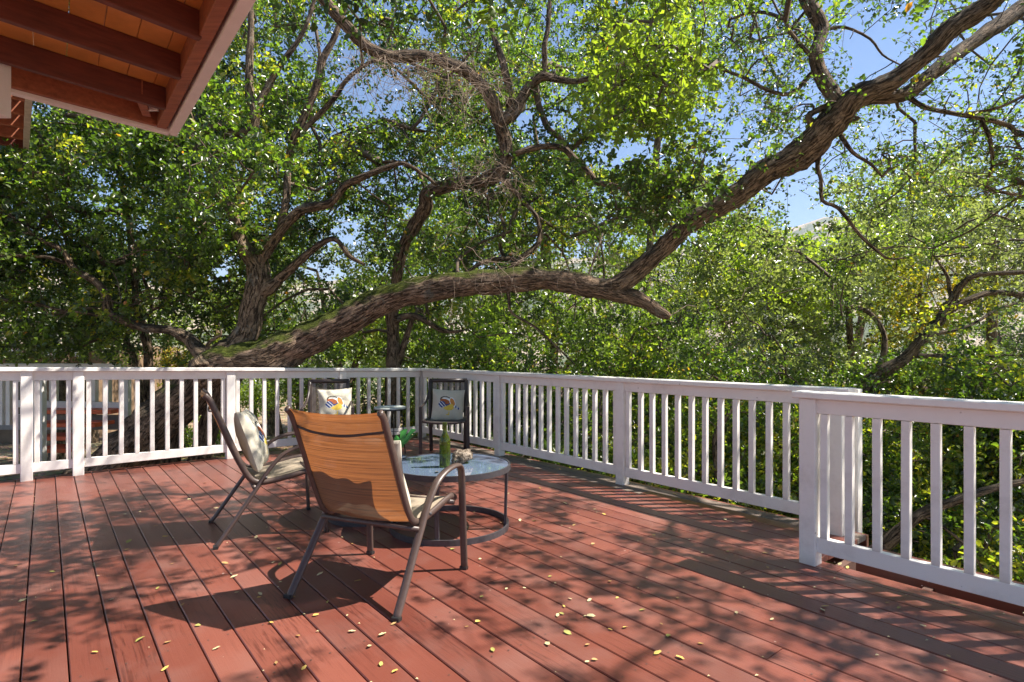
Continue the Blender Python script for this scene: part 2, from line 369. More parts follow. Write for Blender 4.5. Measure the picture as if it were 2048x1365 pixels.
def mat_ground():
    m, nt, ns, lk, out = newmat('leaf_litter_and_dry_grass')
    b = N(ns, 'BsdfPrincipled', i_Roughness=.95); b.inputs['Specular IOR Level'].default_value = .1
    tc = N(ns, 'TexCoord'); g = N(ns, 'NewGeometry')
    n1 = N(ns, 'TexNoise', i_Scale=1.1, i_Detail=8., i_Roughness=.7); lk.new(g.outputs['Position'], n1.inputs[0])
    n2 = N(ns, 'TexVoronoi', i_Scale=16.); lk.new(g.outputs['Position'], n2.inputs[0])
    c1 = ramp(ns, [(.35, (.07, .05, .03)), (.5, (.26, .19, .115)), (.62, (.38, .29, .19)), (.75, (.12, .14, .04))]); lk.new(n1.outputs[0], c1.inputs[0])
    c1b = mixc(ns, lk, .35, c1.outputs[0], n2.outputs['Color'], 'SOFT_LIGHT')
    n3 = N(ns, 'TexNoise', i_Scale=.02, i_Detail=9., i_Roughness=.7); lk.new(g.outputs['Position'], n3.inputs[0])
    c2 = ramp(ns, [(.40, (.07, .09, .04)), (.48, (.10, .12, .055)), (.55, (.36, .28, .19)), (.7, (.46, .37, .27))]); lk.new(n3.outputs[0], c2.inputs[0])
    ln = N(ns, 'VectorMath', operation='LENGTH'); lk.new(g.outputs['Position'], ln.inputs[0])
    mr = N(ns, 'MapRange', i_1=40., i_2=90.); lk.new(ln.outputs['Value'], mr.inputs[0])
    c = mixc(ns, lk, mr.outputs[0], c1b, c2.outputs[0]); lk.new(c, b.inputs['Base Color'])
    bp = N(ns, 'Bump', i_Strength=.8, i_Distance=.05); lk.new(n2.outputs['Distance'], bp.inputs['Height']); lk.new(bp.outputs[0], b.inputs['Normal'])
    lk.new(b.outputs[0], out.inputs[0]); return m
me.materials.append(mat_ground())
go = bpy.data.objects.new('hillside_ground', me); COL.objects.link(go); tag(go, kind='structure')

# ------------------------------------------------------------------ deck
deck = empty('deck_floor', C0, R(TH)); tag(deck, kind='structure')
PITCH = .14
random.seed(3)
row = 0; w1 = .115
while w1 > -8.0:
    w0 = w1 - PITCH + .0055
    u_end = 11.0; u = -.10
    if w1 > -.45: u_end = 5.46
    joints = []
    t = -.1 + random.uniform(2.2, 5.0)
    while t < u_end - .8:
        joints.append(t); t += random.uniform(2.6, 4.9)
    if w1 <= -.45 and w1 > -.60: joints = [5.5 + .1]
    ends = joints + [u_end]
    for e in ends:
        mb = MB(); L = e - u - .003
        mb.box((0, 0, -.032), (L, w1 - w0, 0), .0035)
        mat = M_DECK
        if w1 > -.05 and u < 3.0: mat = M_GREYWOOD
        o = mb.build('board', mat, deck); o.location = (u, w0, random.uniform(-.0012, .0012))
        u = e
    w1 -= PITCH; row += 1
# screws and crumbs
mb = MB()
for k in range(25):
    uu = .07 + k * .42
    for r_ in range(58):
        wc = .115 - PITCH * (r_ + .5) + .0035
        if wc > -.45 and uu > 5.4: continue
        for dw in (-.04, .04):
            x, y = uu + random.uniform(-.006, .006), wc + dw + random.uniform(-.004, .004)
            n_ = 6; mb.add([(x + .0042 * math.cos(a * 1.0472), y + .0042 * math.sin(a * 1.0472), .0019) for a in range(n_)], [tuple(range(n_))])
o = mb.build('screw_heads', simple('dull_screw', (.10, .06, .05), .5, bump=0), deck); o['kind'] = 'stuff'
# framing below
for k in range(26):
    mb = MB(); mb.box((0, 0, 0), (.04, 8.1, .19)); o = mb.build('joist', M_UNDER, deck); o.location = (.05 + k * .42, -8.0 if k < 14 else -8.45, -.226)
mb = MB(); mb.box((-.1, .12, -.24), (5.46, .155, -.004), .003); mb.build('rim_board', M_DECK, deck)
mb = MB(); mb.box((-.145, -8.0, -.24), (-.105, .155, -.004), .003); mb.build('rim_board', M_DECK, deck)
mb = MB(); mb.box((5.6, -.435, -.24), (11, -.40, -.004), .003); mb.build('rim_board', M_DECK, deck)
for (u, w) in ((.1, .02), (1.74, .02), (3.53, .02), (5.3, .02), (7.4, -.55), (9.5, -.55)):
    mb = MB(); mb.box((u - .07, w - .07, -6), (u + .07, w + .07, -.245), .005); mb.build('support_post', M_UNDER, deck)

# ------------------------------------------------------------------ railings
PW = .089
def railing(origin, rz, posts, bals, z0, slope, label, pos_end=None, x_start=None, x_end=None, capw=.128, side=1):
    root = empty('white_railing', origin, rz)
    tag(root, label, 'railing', 'white railings round the deck')
    zt = lambda x: z0 + slope * x
    xs = x_start if x_start is not None else posts[0] - PW / 2
    xe = x_end if x_end is not None else posts[-1] + PW / 2
    segs = sorted([xs] + [p for p in posts if xs + .3 < p < xe - .3] + [xe])
    mb = MB(); mb.beam((xs - .02, 0, zt(xs) - .019), (xe + .02, 0, zt(xe) - .019), capw, .038, .005); mb.build('handrail_cap', M_WHITE, root)
    for p in posts:
        mb = MB(); mb.box((p - PW / 2, -PW / 2, .0), (p + PW / 2, PW / 2, zt(p) - .041), .005); mb.build('post', M_WHITE, root)
    for a, b in zip(posts[:-1], posts[1:]):
        a2, b2 = a + PW / 2, b - PW / 2
        mb = MB(); mb.beam((a2, 0, zt(a2) - .041 - .04), (b2, 0, zt(b2) - .041 - .04), .038, .08, .003); mb.build('top_rail', M_WHITE, root)
        mb = MB(); mb.beam((a2, 0, .115), (b2, 0, .115), .04, .085, .003); mb.build('bottom_rail', M_WHITE, root)
        n = max(1, int(round((b2 - a2 - .06) / bals)))
        st = (b2 - a2 - .064) / n
        bm = None
        for k in range(n + 1):
            x = a2 + .032 + st * k
            h = zt(x) - .122 - .159
            if bm is None:
                m1 = MB(); m1.box((-.019, -.019, 0), (.019, .019, 1), .003); ob = m1.build('baluster', M_WHITE, root); bm = ob
            else: ob = bm.copy(); COL.objects.link(ob)
            ob.location = (x + random.uniform(-.003, .003), random.uniform(-.002, .002), .1575); ob.scale = (1, 1, h)
            ob.rotation_euler = (0, random.uniform(-.003, .003), random.uniform(-.05, .05))
    return root
railing(C0, R(TH), [0.0, 1.736, 3.53, 5.33], .130, .948, .001, 'white railing along the far right deck edge, from the corner to the stair gap', x_start=.09, x_end=5.40)
railing(DK(0, 0), R(TH) + R(-90), [0.0, 1.14, 2.425, 3.768, 4.146, 5.5, 6.9], .134, .948, .022, 'white railing on the left, in front of the oak trunk and the red stairs', x_start=-.06, x_end=7.0)
railing(DK(5.447, -.66), R(TH), [0.0, 1.83, 3.66, 5.4], .1265, .966, 0, 'closest white railing at the right edge, starting at a thick post', x_start=-.055, x_end=5.45)

# stair rail and steps beyond the gap
st = empty('side_stairs', DK(5.42, -.2), R(TH)); tag(st, 'short red steps leading down off the deck behind the nearest post', 'stairs')
for k in range(4):
    mb = MB(); mb.box((.0, .35 + k * .27, -.20 - k * .18), (.95, .35 + k * .27 + .29, -.165 - k * .18), .004); mb.build('tread', M_DECK, st)
for sx in (-.045, .955):
    mb = MB(); mb.beam((sx, .2, -.22), (sx, 1.5, -1.05), .04, .24, .003); mb.build('stringer', M_WHITE if sx < 0 else M_GREYWOOD, st)
sr = empty('stair_railing', DK(5.36, .0), R(TH)); tag(sr, 'white stair railing seen end on behind the thick near post', 'railing', 'white railings round the deck')
dirr = Vector((-.30, 1.0, 0)).normalized()
for k in range(5):
    q = dirr * (.13 + .135 * k)
    mb = MB(); mb.box((q.x - .019, q.y - .019, -.05), (q.x + .019, q.y + .019, .83), .003); mb.build('baluster', M_WHITE, sr)
e = dirr * .80
mb = MB(); mb.beam((-.01, .06, .87), (e.x, e.y, .87), .05, .08, .003); mb.build('handrail', M_WHITE, sr)
mb = MB(); mb.box((e.x - .044, e.y - .0, -1.4), (e.x + .044, e.y + .089, .90), .004); mb.build('post', M_WHITE, sr)

# ------------------------------------------------------------------ upper deck overhead (top left)
ud = empty('upper_deck', PZ(345, 272, 2.7)); tag(ud, 'underside of a reddish brown balcony with joists and pale pink fascia, top left', 'balcony')
org = Vector(ud.location)
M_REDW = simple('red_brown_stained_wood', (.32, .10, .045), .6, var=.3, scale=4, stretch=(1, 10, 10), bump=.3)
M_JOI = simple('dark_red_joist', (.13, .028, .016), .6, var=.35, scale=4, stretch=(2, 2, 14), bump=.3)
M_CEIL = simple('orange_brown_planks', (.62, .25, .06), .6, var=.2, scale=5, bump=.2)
M_PINK = simple('pale_pink_fascia', (.86, .77, .76), .5, var=.06, scale=5, bump=.1)
zb = 2.7
cor = PZ(345, 272, zb); rt = PZ(497, 0, zb); lf = PZ(15, 186, zb)
dr = (rt - cor).normalized(); dl = (lf - cor).normalized()
far_r = cor + dr * 4.2; far_l = cor + dl * 2.6
up = Vector((0, 0, 1))
def rel(v): return v - org
inr = dl * .05; inl = dr * .05
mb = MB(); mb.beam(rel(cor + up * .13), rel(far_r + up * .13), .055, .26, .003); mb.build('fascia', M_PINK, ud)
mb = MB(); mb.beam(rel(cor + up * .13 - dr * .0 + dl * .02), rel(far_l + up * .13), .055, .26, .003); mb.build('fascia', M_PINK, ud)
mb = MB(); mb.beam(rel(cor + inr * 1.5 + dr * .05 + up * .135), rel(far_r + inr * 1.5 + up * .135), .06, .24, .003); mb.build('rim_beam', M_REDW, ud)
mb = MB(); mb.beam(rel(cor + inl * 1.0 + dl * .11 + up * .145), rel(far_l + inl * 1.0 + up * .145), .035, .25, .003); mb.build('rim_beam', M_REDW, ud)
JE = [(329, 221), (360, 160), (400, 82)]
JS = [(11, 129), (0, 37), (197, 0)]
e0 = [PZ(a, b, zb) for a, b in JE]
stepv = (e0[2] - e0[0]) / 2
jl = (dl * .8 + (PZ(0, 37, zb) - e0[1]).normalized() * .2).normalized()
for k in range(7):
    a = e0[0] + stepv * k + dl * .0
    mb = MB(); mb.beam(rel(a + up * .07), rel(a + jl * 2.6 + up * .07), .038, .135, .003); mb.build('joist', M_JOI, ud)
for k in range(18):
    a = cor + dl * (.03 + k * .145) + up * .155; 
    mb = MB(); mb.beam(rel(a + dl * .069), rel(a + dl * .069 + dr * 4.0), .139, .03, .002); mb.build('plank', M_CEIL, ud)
blk = cor + dl * .17 + inl * 2 + up * .15
mb = MB(); mb.beam(rel(blk), rel(blk + (e0[0] - cor) * .8), .05, .2, .003); mb.build('blocking', M_REDW, ud)
mb = MB(); mb.box(tuple(rel(blk + Vector((.05, -.1, -.1)))), tuple(rel(blk + Vector((.13, -.085, .0)))), 0); mb.build('metal_bracket', M_WHITE, ud)
mb = MB(); c = PZ(-2, 228, 2.45); mb.box(tuple(rel(c) + Vector((-.12, -.03, 0))), tuple(rel(c) + Vector((.012, .06, .30)))); mb.build('hanging_trim', M_PINK, ud)

M_ROOF = simple('pale_shingle', (.48, .44, .38), .9, var=.2, scale=14, bump=.5)
# eave fragment further left
ev = empty('neighbouring_eave', PZ(52, 300, 3.4)); tag(ev, 'dark roof overhang with open rafters and pale fascia at the left edge', 'roof overhang')
ec = Vector(ev.location); d1 = (PZ(58, 195, 3.4) - ec).normalized(); d2 = -WY
mb = MB(); mb.beam((0, 0, .1), d1 * 3.2 + up * .1, .05, .2, .003); mb.build('fascia', M_ROOF, ev)
mb = MB(); mb.beam((0, 0, .1) + d2 * .0, d2 * 3 + up * .1, .05, .18, .003) if False else mb.beam(Vector((0, 0, .1)), d2 * 3 + up * .1, .05, .18, .003); mb.build('fascia', M_JOI, ev)
for k in range(7):
    a = d1 * (.25 + .42 * k); mb = MB(); mb.beam(a + up * .12, a + d2 * 3 + up * .12, .05, .17, .003); mb.build('rafter', M_REDW, ev)
for k in range(12):
    a = d2 * (.14 + .24 * k) + up * .23; mb = MB(); mb.beam(a, a + d1 * 3.2, .23, .03, .002); mb.build('plank', M_UNDER, ev)

# ------------------------------------------------------------------ stairs and house at left
ls = empty('red_stairs', P(150, 900, 7.8)); tag(ls, 'bright red painted stairs with white posts behind the left railing', 'stairs')
lo = Vector(ls.location)
M_RED = simple('bright_red_paint', (.68, .11, .03), .4, var=.15, scale=8)
for (xa, xb, py, dep) in ((60, 236, 822, 8.3), (70, 205, 848, 8.1), (85, 155, 874, 7.9), (85, 150, 898, 7.7), (180, 255, 930, 7.5)):
    a = P(xa, py, dep) - lo; b = P(xb, py, dep) - lo
    mb = MB(); mb.box((a.x, -0.15 + a.y, a.z - .03), (b.x, a.y + .25, a.z + .025), .004); mb.build('tread', M_RED, ls)
for (xa, py0, py1, dep, wd) in ((78, 758, 930, 7.3, .14), (108, 758, 815, 8.6, .09), (160, 757, 815, 8.6, .09), (188, 757, 815, 8.6, .09), (215, 757, 815, 8.6, .09), (250, 757, 850, 8.4, .14), (275, 850, 940, 8.0, .12), (20, 757, 850, 8.0, .06), (5, 757, 850, 8.0, .06)):
    a = P(xa, py1, dep) - lo; b = P(xa, py0, dep) - lo
    mb = MB(); mb.box((a.x - wd / 2, a.y - .04, a.z), (a.x + wd / 2, a.y + .04, b.z), .004); mb.build('post', M_WHITE, ls)
a = P(-60, 731, 8.4) - lo; b = P(235, 731, 8.4) - lo; mb = MB(); mb.beam(a, b, .16, .05, .004); mb.build('handrail_cap', M_WHITE, ls)
a = P(-60, 806, 8.5) - lo; b = P(240, 812, 8.5) - lo; mb = MB(); mb.beam(a, b, .05, .10, .004); mb.build('bottom_rail', M_WHITE, ls)
a = P(-40, 845, 8.6) - lo; b = P(240, 845, 8.6) - lo; mb = MB(); mb.beam(a, b, .05, .22, .004); mb.build('side_panel', simple('grey_board', (.30, .28, .26), .7), ls)

hs = empty('brown_house', P(60, 735, 15)); tag(hs, 'brown house with a pale shingled roof beyond the left railing', 'house')
ho = Vector(hs.location)
M_WALL = simple('brown_siding', (.22, .14, .08), .8, var=.2, scale=3)
M_ROOF = simple('pale_shingle', (.42, .37, .33), .9, var=.25, scale=14, bump=.6)
mb = MB(); mb.box((-5, 0, -2.2), (1.6, 4, .55), 0); mb.build('wall', M_WALL, hs)
for k in range(9):
    mb = MB(); mb.box((-5.4, -.02 - .0, -2.0 + k * .28), (1.62, .0 - .001, -1.98 + k * .28)); 
    mb.build('siding_batten', M_WALL, hs)
for k in range(6):
    y0 = -.5 + k * .42; mb = MB(); mb.beam(Vector((-5.4, y0, .55 + .12 * k)), Vector((2.0, y0, .45 + .12 * k)), .46, .05, 0); o = mb.build('shingle_course', M_ROOF, hs)
mb = MB(); mb.beam(Vector((-5.4, -.75, .5)), Vector((2.0, -.75, .38)), .04, .18, 0); mb.build('fascia', M_PINK, hs)
w_ = MB(); w_.box((-1.2, -.05, -1.3), (0, -.025, -.3), 0); wf = w_.build('window', M_WHITE, hs)
w_ = MB(); w_.box((-1.12, -.06, -1.22), (-.08, -.052, -.38), 0); w_.build('pane', simple('window_glass', (.04, .05, .06), .08, bump=0), wf)
# ------------------------------------------------------------------ furniture
def cat3(pts, n=6): return [Vector(p) for p in catmull(pts, n)]
def sheet(name, prof, hw, mat, parent, nx=12, sag=.0, uvh=1.0):
    """fabric slung between two side rails; prof = (y,z) list"""
    pr = catmull([(0, y, z) for y, z in prof], 5); vs = []; fs = []; n = len(pr)
    d = np.concatenate([[0], np.cumsum(np.linalg.norm(np.diff(pr, axis=0), axis=1))])
    for i, p in enumerate(pr):
        t = pr[min(i + 1, n - 1)] - pr[max(i - 1, 0)]; t /= np.linalg.norm(t); nrm = np.array([0, t[2], -t[1]])
        for j in range(nx + 1):
            a = j / nx * 2 - 1; s_ = sag * (1 - a * a)
            vs.append((a * hw, p[1] + nrm[1] * s_, p[2] + nrm[2] * s_))
    for i in range(n - 1):
        for j in range(nx): fs.append((i * (nx + 1) + j, i * (nx + 1) + j + 1, (i + 1) * (nx + 1) + j + 1, (i + 1) * (nx + 1) + j))
    me = bpy.data.meshes.new(name); me.from_pydata(vs, [], fs); uv = me.uv_layers.new(name='UVMap')
    for li, l in enumerate(me.loops):
        vi = l.vertex_index; uv.data[li].uv = ((vi % (nx + 1)) / nx, d[vi // (nx + 1)])
    me.materials.append(mat); me.polygons.foreach_set('use_smooth', [True] * len(me.polygons))
    o = bpy.data.objects.new(name, me); COL.objects.link(o); o.parent = parent; return o

def sling_chair(loc, rz, label):
    root = empty('patio_chair', loc, rz); tag(root, label, 'chair', 'bronze sling patio chairs')
    side = [(-.375, .925), (-.345, .895), (-.32, .84), (-.27, .72), (-.205, .56), (-.145, .43), (-.10, .375), (-.04, .362), (.08, .378), (.20, .402), (.275, .41), (.315, .39)]
    for s in (-1, 1):
        pts = cat3([(s * .262, y, z) for y, z in side], 4)
        mb = MB(); mb.tube(pts, .0125, 8, side=(1, 0, 0), ry=1.5); mb.build('side_rail', M_FRAME, root, True)
        arm = cat3([(s * .31, .335, 0), (s * .308, .325, .2), (s * .305, .318, .42), (s * .303, .314, .52), (s * .302, .302, .562), (s * .301, .265, .58), (s * .297, .17, .574), (s * .293, .08, .54), (s * .29, .02, .485), (s * .288, -.03, .42), (s * .289, -.075, .35), (s * .293, -.15, .24), (s * .30, -.24, .11), (s * .305, -.318, 0.0)], 5)
        mb = MB(); mb.tube(arm, .021, 12, side=(1, 0, 0), ry=.62); mb.build('arm_and_legs', M_FRAME, root, True)
        for yy_, zz_ in ((.333, 0), (-.316, 0)):
            mb = MB(); mb.box((s * .308 - .02, yy_ - .014, 0), (s * .308 + .02, yy_ + .014, .018), .003); mb.build('foot_cap', M_BLACK, root)
        mb = MB(); mb.lathe([(0, 0), (.008, 0), (.008, .008), (0, .008)], 10); b_ = mb.build('bolt', M_TABLEF, root, True)
        b_.location = (s * .312, -.035, .40); b_.rotation_euler = (0, s * R(90), 0)
    for (y, z) in ((-.10, .34), (.25, .385)):
        mb = MB(); mb.tube([(-.29, y, z), (.29, y, z)], .013, 8); mb.build('cross_bar', M_FRAME, root, True)
    mb = MB(); mb.tube(cat3([(-.262, -.315, .835), (-.13, -.335, .812), (.05, -.338, .806), (.262, -.315, .835)], 5), .0065, 8); mb.build('back_bar', M_DARKF, root, True)
    sheet('back_sling', side[:7], .252, M_SLING, root, sag=.022)
    sheet('seat_sling', side[6:11], .252, M_BEIGE, root, sag=.018)
    return root

chairA = sling_chair((-.675, 2.955, 0), R(-22.5), 'brown sling chair nearest the camera with a glowing orange back')
chairB = sling_chair((-1.666, 3.889, 0), R(-60), 'brown sling chair on the left, seen from its side with a leaning cushion')

def arm_chair(loc, rz, label):
    root = empty('patio_chair', loc, rz); tag(root, label, 'chair', 'dark metal armchairs by the far railing')
    for s in (-1, 1):
        mb = MB(); mb.tube(cat3([(s * .20, -.33, 0), (s * .205, -.27, .38), (s * .21, -.30, .62), (s * .212, -.34, .84)], 4), .022, 8); mb.build('back_post', M_DARKF, root, True)
        mb = MB(); mb.tube(cat3([(s * .215, -.325, .80), (s * .222, -.27, .70), (s * .235, -.17, .62), (s * .25, -.05, .585), (s * .257, .10, .578), (s * .258, .235, .57)], 4), .014, 8, side=(1, 0, 0), ry=.7); mb.build('arm', M_DARKF, root, True)
        mb = MB(); mb.beam((s * .258, .24, 0), (s * .258, .235, .578), .034, .034, .004, up=(0, 1, 0)); mb.build('leg', M_DARKF, root)
        mb = MB(); mb.tube(cat3([(s * .21, -.27, .40), (s * .235, 0, .405), (s * .24, .24, .42)], 4), .013, 8); mb.build('seat_rail', M_DARKF, root, True)
    mb = MB(); mb.tube([(-.222, -.342, .835), (.222, -.342, .835)], .024, 8); mb.build('top_bar', M_DARKF, root, True)
    mb = MB(); mb.tube([(-.21, -.275, .47), (.21, -.275, .47)], .011, 8); mb.build('lower_bar', M_DARKF, root, True)
    mb = MB(); mb.tube(cat3([(-.24, .235, .42), (-.1, .25, .402), (.1, .25, .402), (.24, .235, .42)], 4), .014, 8); mb.build('front_bar', M_DARKF, root, True)
    sheet('back_mesh', [(-.335, .82), (-.30, .65), (-.275, .48)], .19, M_SEE, root, sag=.01)
    sheet('seat', [(-.265, .415), (0, .40), (.235, .415)], .225, M_MESHD, root, sag=.012)
    return root
chairD = arm_chair((-.745, 6.5, 0), R(180 + 2), 'dark metal armchair by the deck corner, right of the small round side table')
chairC = arm_chair((-2.03, 6.35, 0), R(180 + 16), 'dark metal armchair behind the nearest sling chair, left of the small round table')

# cushions with a printed duck
DM = [M_CREAM] + [simple('print_' + n, c, .9, var=.15, scale=60, bump=.2, bscale=260) for n, c in
      (('rust', (.36, .10, .03)), ('blue', (.03, .06, .20)), ('yellow', (.72, .50, .07)), ('black', (.02, .02, .025)), ('white', (.8, .8, .78)), ('orange', (.62, .24, .05)))]
def duck(x, y):
    def el(cx, cy, rx, ry, a=0):
        c, s = math.cos(R(a)), math.sin(R(a)); dx, dy = x - cx, y - cy
        return ((dx * c + dy * s) / rx) ** 2 + ((-dx * s + dy * c) / ry) ** 2
    if el(.10, -.52, .03, .12) < 1 or el(.02, -.60, .10, .03) < 1: return 3
    if el(.03, -.10, .36, .24, -12) < 1 and y < -.05 + .2 * math.sin(x * 3): 
        return 3
    if el(.28, .18, .17, .32, 25) < 1: return 6 if el(.28, .18, .13, .26, 25) < 1 else 5
    if el(.52, -.10, .26, .07, -32) < 1: return 2 if math.sin(x * 40) > -.3 else 5
    if el(-.36, .02, .22, .20, 10) < 1: return 2 if abs(math.sin((x + y) * 16)) > .35 else 5
    if el(-.18, .20, .30, .16, -15) < 1: return 1
    e = el(-.14, .30, .32, .22, -10)
    if .72 < e < 1.15 and y > .28: return 4
    if el(-.10, .30, .26, .13, -10) < 1: return 5
    if el(.10, .02, .30, .16, -15) < 1: return 2
    return 0
def cushion(loc, rot, size, thick, label, printed=True, n=64):
    vs = []; fs = []; mi = []
    def pt(a, b, s):
        pin = 1 - .07 * (1 - a * a); pin2 = 1 - .07 * (1 - b * b)
        h = ((1 - abs(a) ** 2.4) * (1 - abs(b) ** 2.4)) ** .55
        wr = .010 * math.sin(a * 9 + b * 4) * (1 - h) * (1 if h > .02 else 0) * 1.2
        wr += .006 * mnoise.noise(Vector((a * 2.3, b * 2.3, s * 3.1)))
        return (a * size / 2 * pin2, s * (h * thick / 2 + (wr if h > .02 else 0)), b * size / 2 * pin)
    for s in (-1, 1):
        base = len(vs)
        for i in range(n + 1):
            for j in range(n + 1): vs.append(pt(j / n * 2 - 1, i / n * 2 - 1, s))
        for i in range(n):
            for j in range(n):
                a = base + i * (n + 1) + j; q = (a, a + 1, a + n + 2, a + n + 1)
                fs.append(q if s < 0 else q[::-1])
                x = (j + .5) / n * 2 - 1; y = (i + .5) / n * 2 - 1
                mi.append(duck(x * .95, y * .95 + .03) if (printed and s < 0) else 0)
    me = bpy.data.meshes.new('cushion'); me.from_pydata(vs, [], fs)
    for m in DM: me.materials.append(m)
    me.polygons.foreach_set('material_index', mi); me.polygons.foreach_set('use_smooth', [True] * len(fs))
    o = bpy.data.objects.new('cushion', me); COL.objects.link(o); o.location = loc; o.rotation_euler = rot
    tag(o, label, 'cushion', 'cream duck cushions'); return o
# printed face is local -Y
cushion((-.745, 6.68, .555), (R(-16), R(3), R(4)), .38, .13, 'cream cushion with a printed duck on the armchair by the deck corner', n=90)
cushion((-2.0, 6.51, .575), (R(-16), R(-2), R(18)), .38, .13, 'cream cushion with a printed duck, half hidden on the armchair behind the nearest chair', n=90)
fB = Vector((math.sin(R(60)), math.cos(R(60)), 0))
cushion(Vector(chairB.location) + fB * (-.085) + Vector((0.0, 0, .605)), (R(-19), R(2), R(107)), .41, .15, 'plump cream cushion leaning in the left sling chair, seen edge on', n=90)
fA = Vector((math.sin(R(22.5)), math.cos(R(22.5)), 0))
cushion(Vector(chairA.location) + fA * (-.10) + Vector((.01, 0, .585)), (R(-20), R(-3), R(157.5)), .42, .14, 'cream cushion behind the orange back of the nearest chair', n=60)

# tables
def mat_glass():
    m, nt, ns, lk, out = newmat('table_glass')
    tc = N(ns, 'TexCoord'); nz = N(ns, 'TexNoise', i_Scale=24., i_Detail=4.); lk.new(tc.outputs['Object'], nz.inputs[0])
    bp = N(ns, 'Bump', i_Strength=.12, i_Distance=.002); lk.new(nz.outputs[0], bp.inputs['Height'])
    b = N(ns, 'BsdfPrincipled', i_Roughness=.05); b.inputs['Base Color'].default_value = (.13, .18, .27, 1); b.inputs['Transmission Weight'].default_value = .0
    b.inputs['Specular IOR Level'].default_value = .8; b.inputs['Coat Weight'].default_value = .6
    lk.new(bp.outputs[0], b.inputs['Normal']); lk.new(b.outputs[0], out.inputs[0]); return m
M_TGLASS = mat_glass()
def ring(mb, r0, r1, z0, z1, n=64): mb.lathe([(r0, z0), (r1, z0), (r1, z1), (r0, z1), (r0, z0)], n)
def round_table(loc, r, h, rb, label, a0, cat='coffee table', group='nested round glass tables'):
    t = empty('round_table', loc); tag(t, label, cat, group)
    mb = MB(); mb.lathe([(0, h - .012), (r - .014, h - .012), (r - .014, h - .004), (0, h - .004)], 64); mb.build('glass_top', M_TGLASS, t, False)
    mb = MB(); ring(mb, r - .012, r, h - .036, h); mb.build('rim', M_TABLEF, t)
    mb = MB(); ring(mb, rb - .012, rb, 0, .038); mb.build('base_ring', M_TABLEF, t)
    for k in range(4):
        a = R(a0 + 90 * k); c, s = math.cos(a), math.sin(a)
        mb = MB(); mb.beam((c * (rb - .024), s * (rb - .024), 0), (c * (r - .024), s * (r - .024), h - .013), .028, .018, .002, up=(c, s, 0)); mb.build('leg', M_TABLEF, t)
    return t
TB = Vector((-.42, 3.90, 0))
round_table(TB, .41, .43, .40, 'large round glass coffee table holding the green bottle', -6)
round_table(Vector((-1.055, 4.16, 0)), .32, .402, .27, 'smaller round glass table tucked beside the larger one, behind the nearest chair', 20)

s_ = empty('side_table', (-1.43, 6.75, 0)); tag(s_, 'small round side table on thin black wire legs between the two armchairs', 'side table')
mb = MB(); mb.lathe([(0, .505), (.18, .505), (.188, .512), (.188, .53), (.182, .53), (.178, .518), (0, .518)], 40); mb.build('tray_top', simple('pale_glass_tray', (.60, .64, .58), .25, bump=0), s_, True)
mb = MB(); ring(mb, .184, .192, .498, .512, 40); mb.build('rim', M_BLACK, s_)
for k in range(3):
    a = R(-30 + 120 * k); mb = MB(); mb.tube([(.175 * math.cos(a), .175 * math.sin(a), .50), (.23 * math.cos(a), .23 * math.sin(a), 0)], .006, 6); mb.build('leg', M_BLACK, s_, True)
mb = MB(); mb.tube([(.205 * math.cos(i / 24 * 6.2832), .205 * math.sin(i / 24 * 6.2832), .21) for i in range(25)], .004, 5, caps=False); mb.build('wire_brace', M_BLACK, s_, True)

# bottle
def mat_bottle():
    m, nt, ns, lk, out = newmat('green_bottle_glass')
    b = N(ns, 'BsdfPrincipled', i_Roughness=.04); b.inputs['Base Color'].default_value = (.27, .34, .03, 1); b.inputs['Transmission Weight'].default_value = .9; b.inputs['IOR'].default_value = 1.45
    lk.new(b.outputs[0], out.inputs[0]); return m
bt = empty('wine_bottle', P(889.7, 932.5, 3.80)); bt.location.z = .427
tag(bt, 'empty olive green wine bottle standing on the large glass table', 'bottle')
mb = MB(); mb.lathe([(0, .006), (.012, .018), (.034, .003), (.0365, .008), (.0365, .165), (.034, .185), (.024, .208), (.0155, .225), (.0135, .245), (.0135, .283), (.0155, .285), (.0155, .292), (.0125, .293),
                     (.0115, .285), (.0115, .245), (.0135, .224), (.022, .205), (.0315, .183), (.0335, .165), (.0335, .012), (.012, .024), (0, .02)], 40)
mb.build('body', mat_bottle(), bt, True)
mb = MB(); mb.lathe([(.0158, .272), (.0168, .273), (.0168, .279), (.0158, .28)], 24); mb.build('lip_ring', mat_bottle(), bt, True)

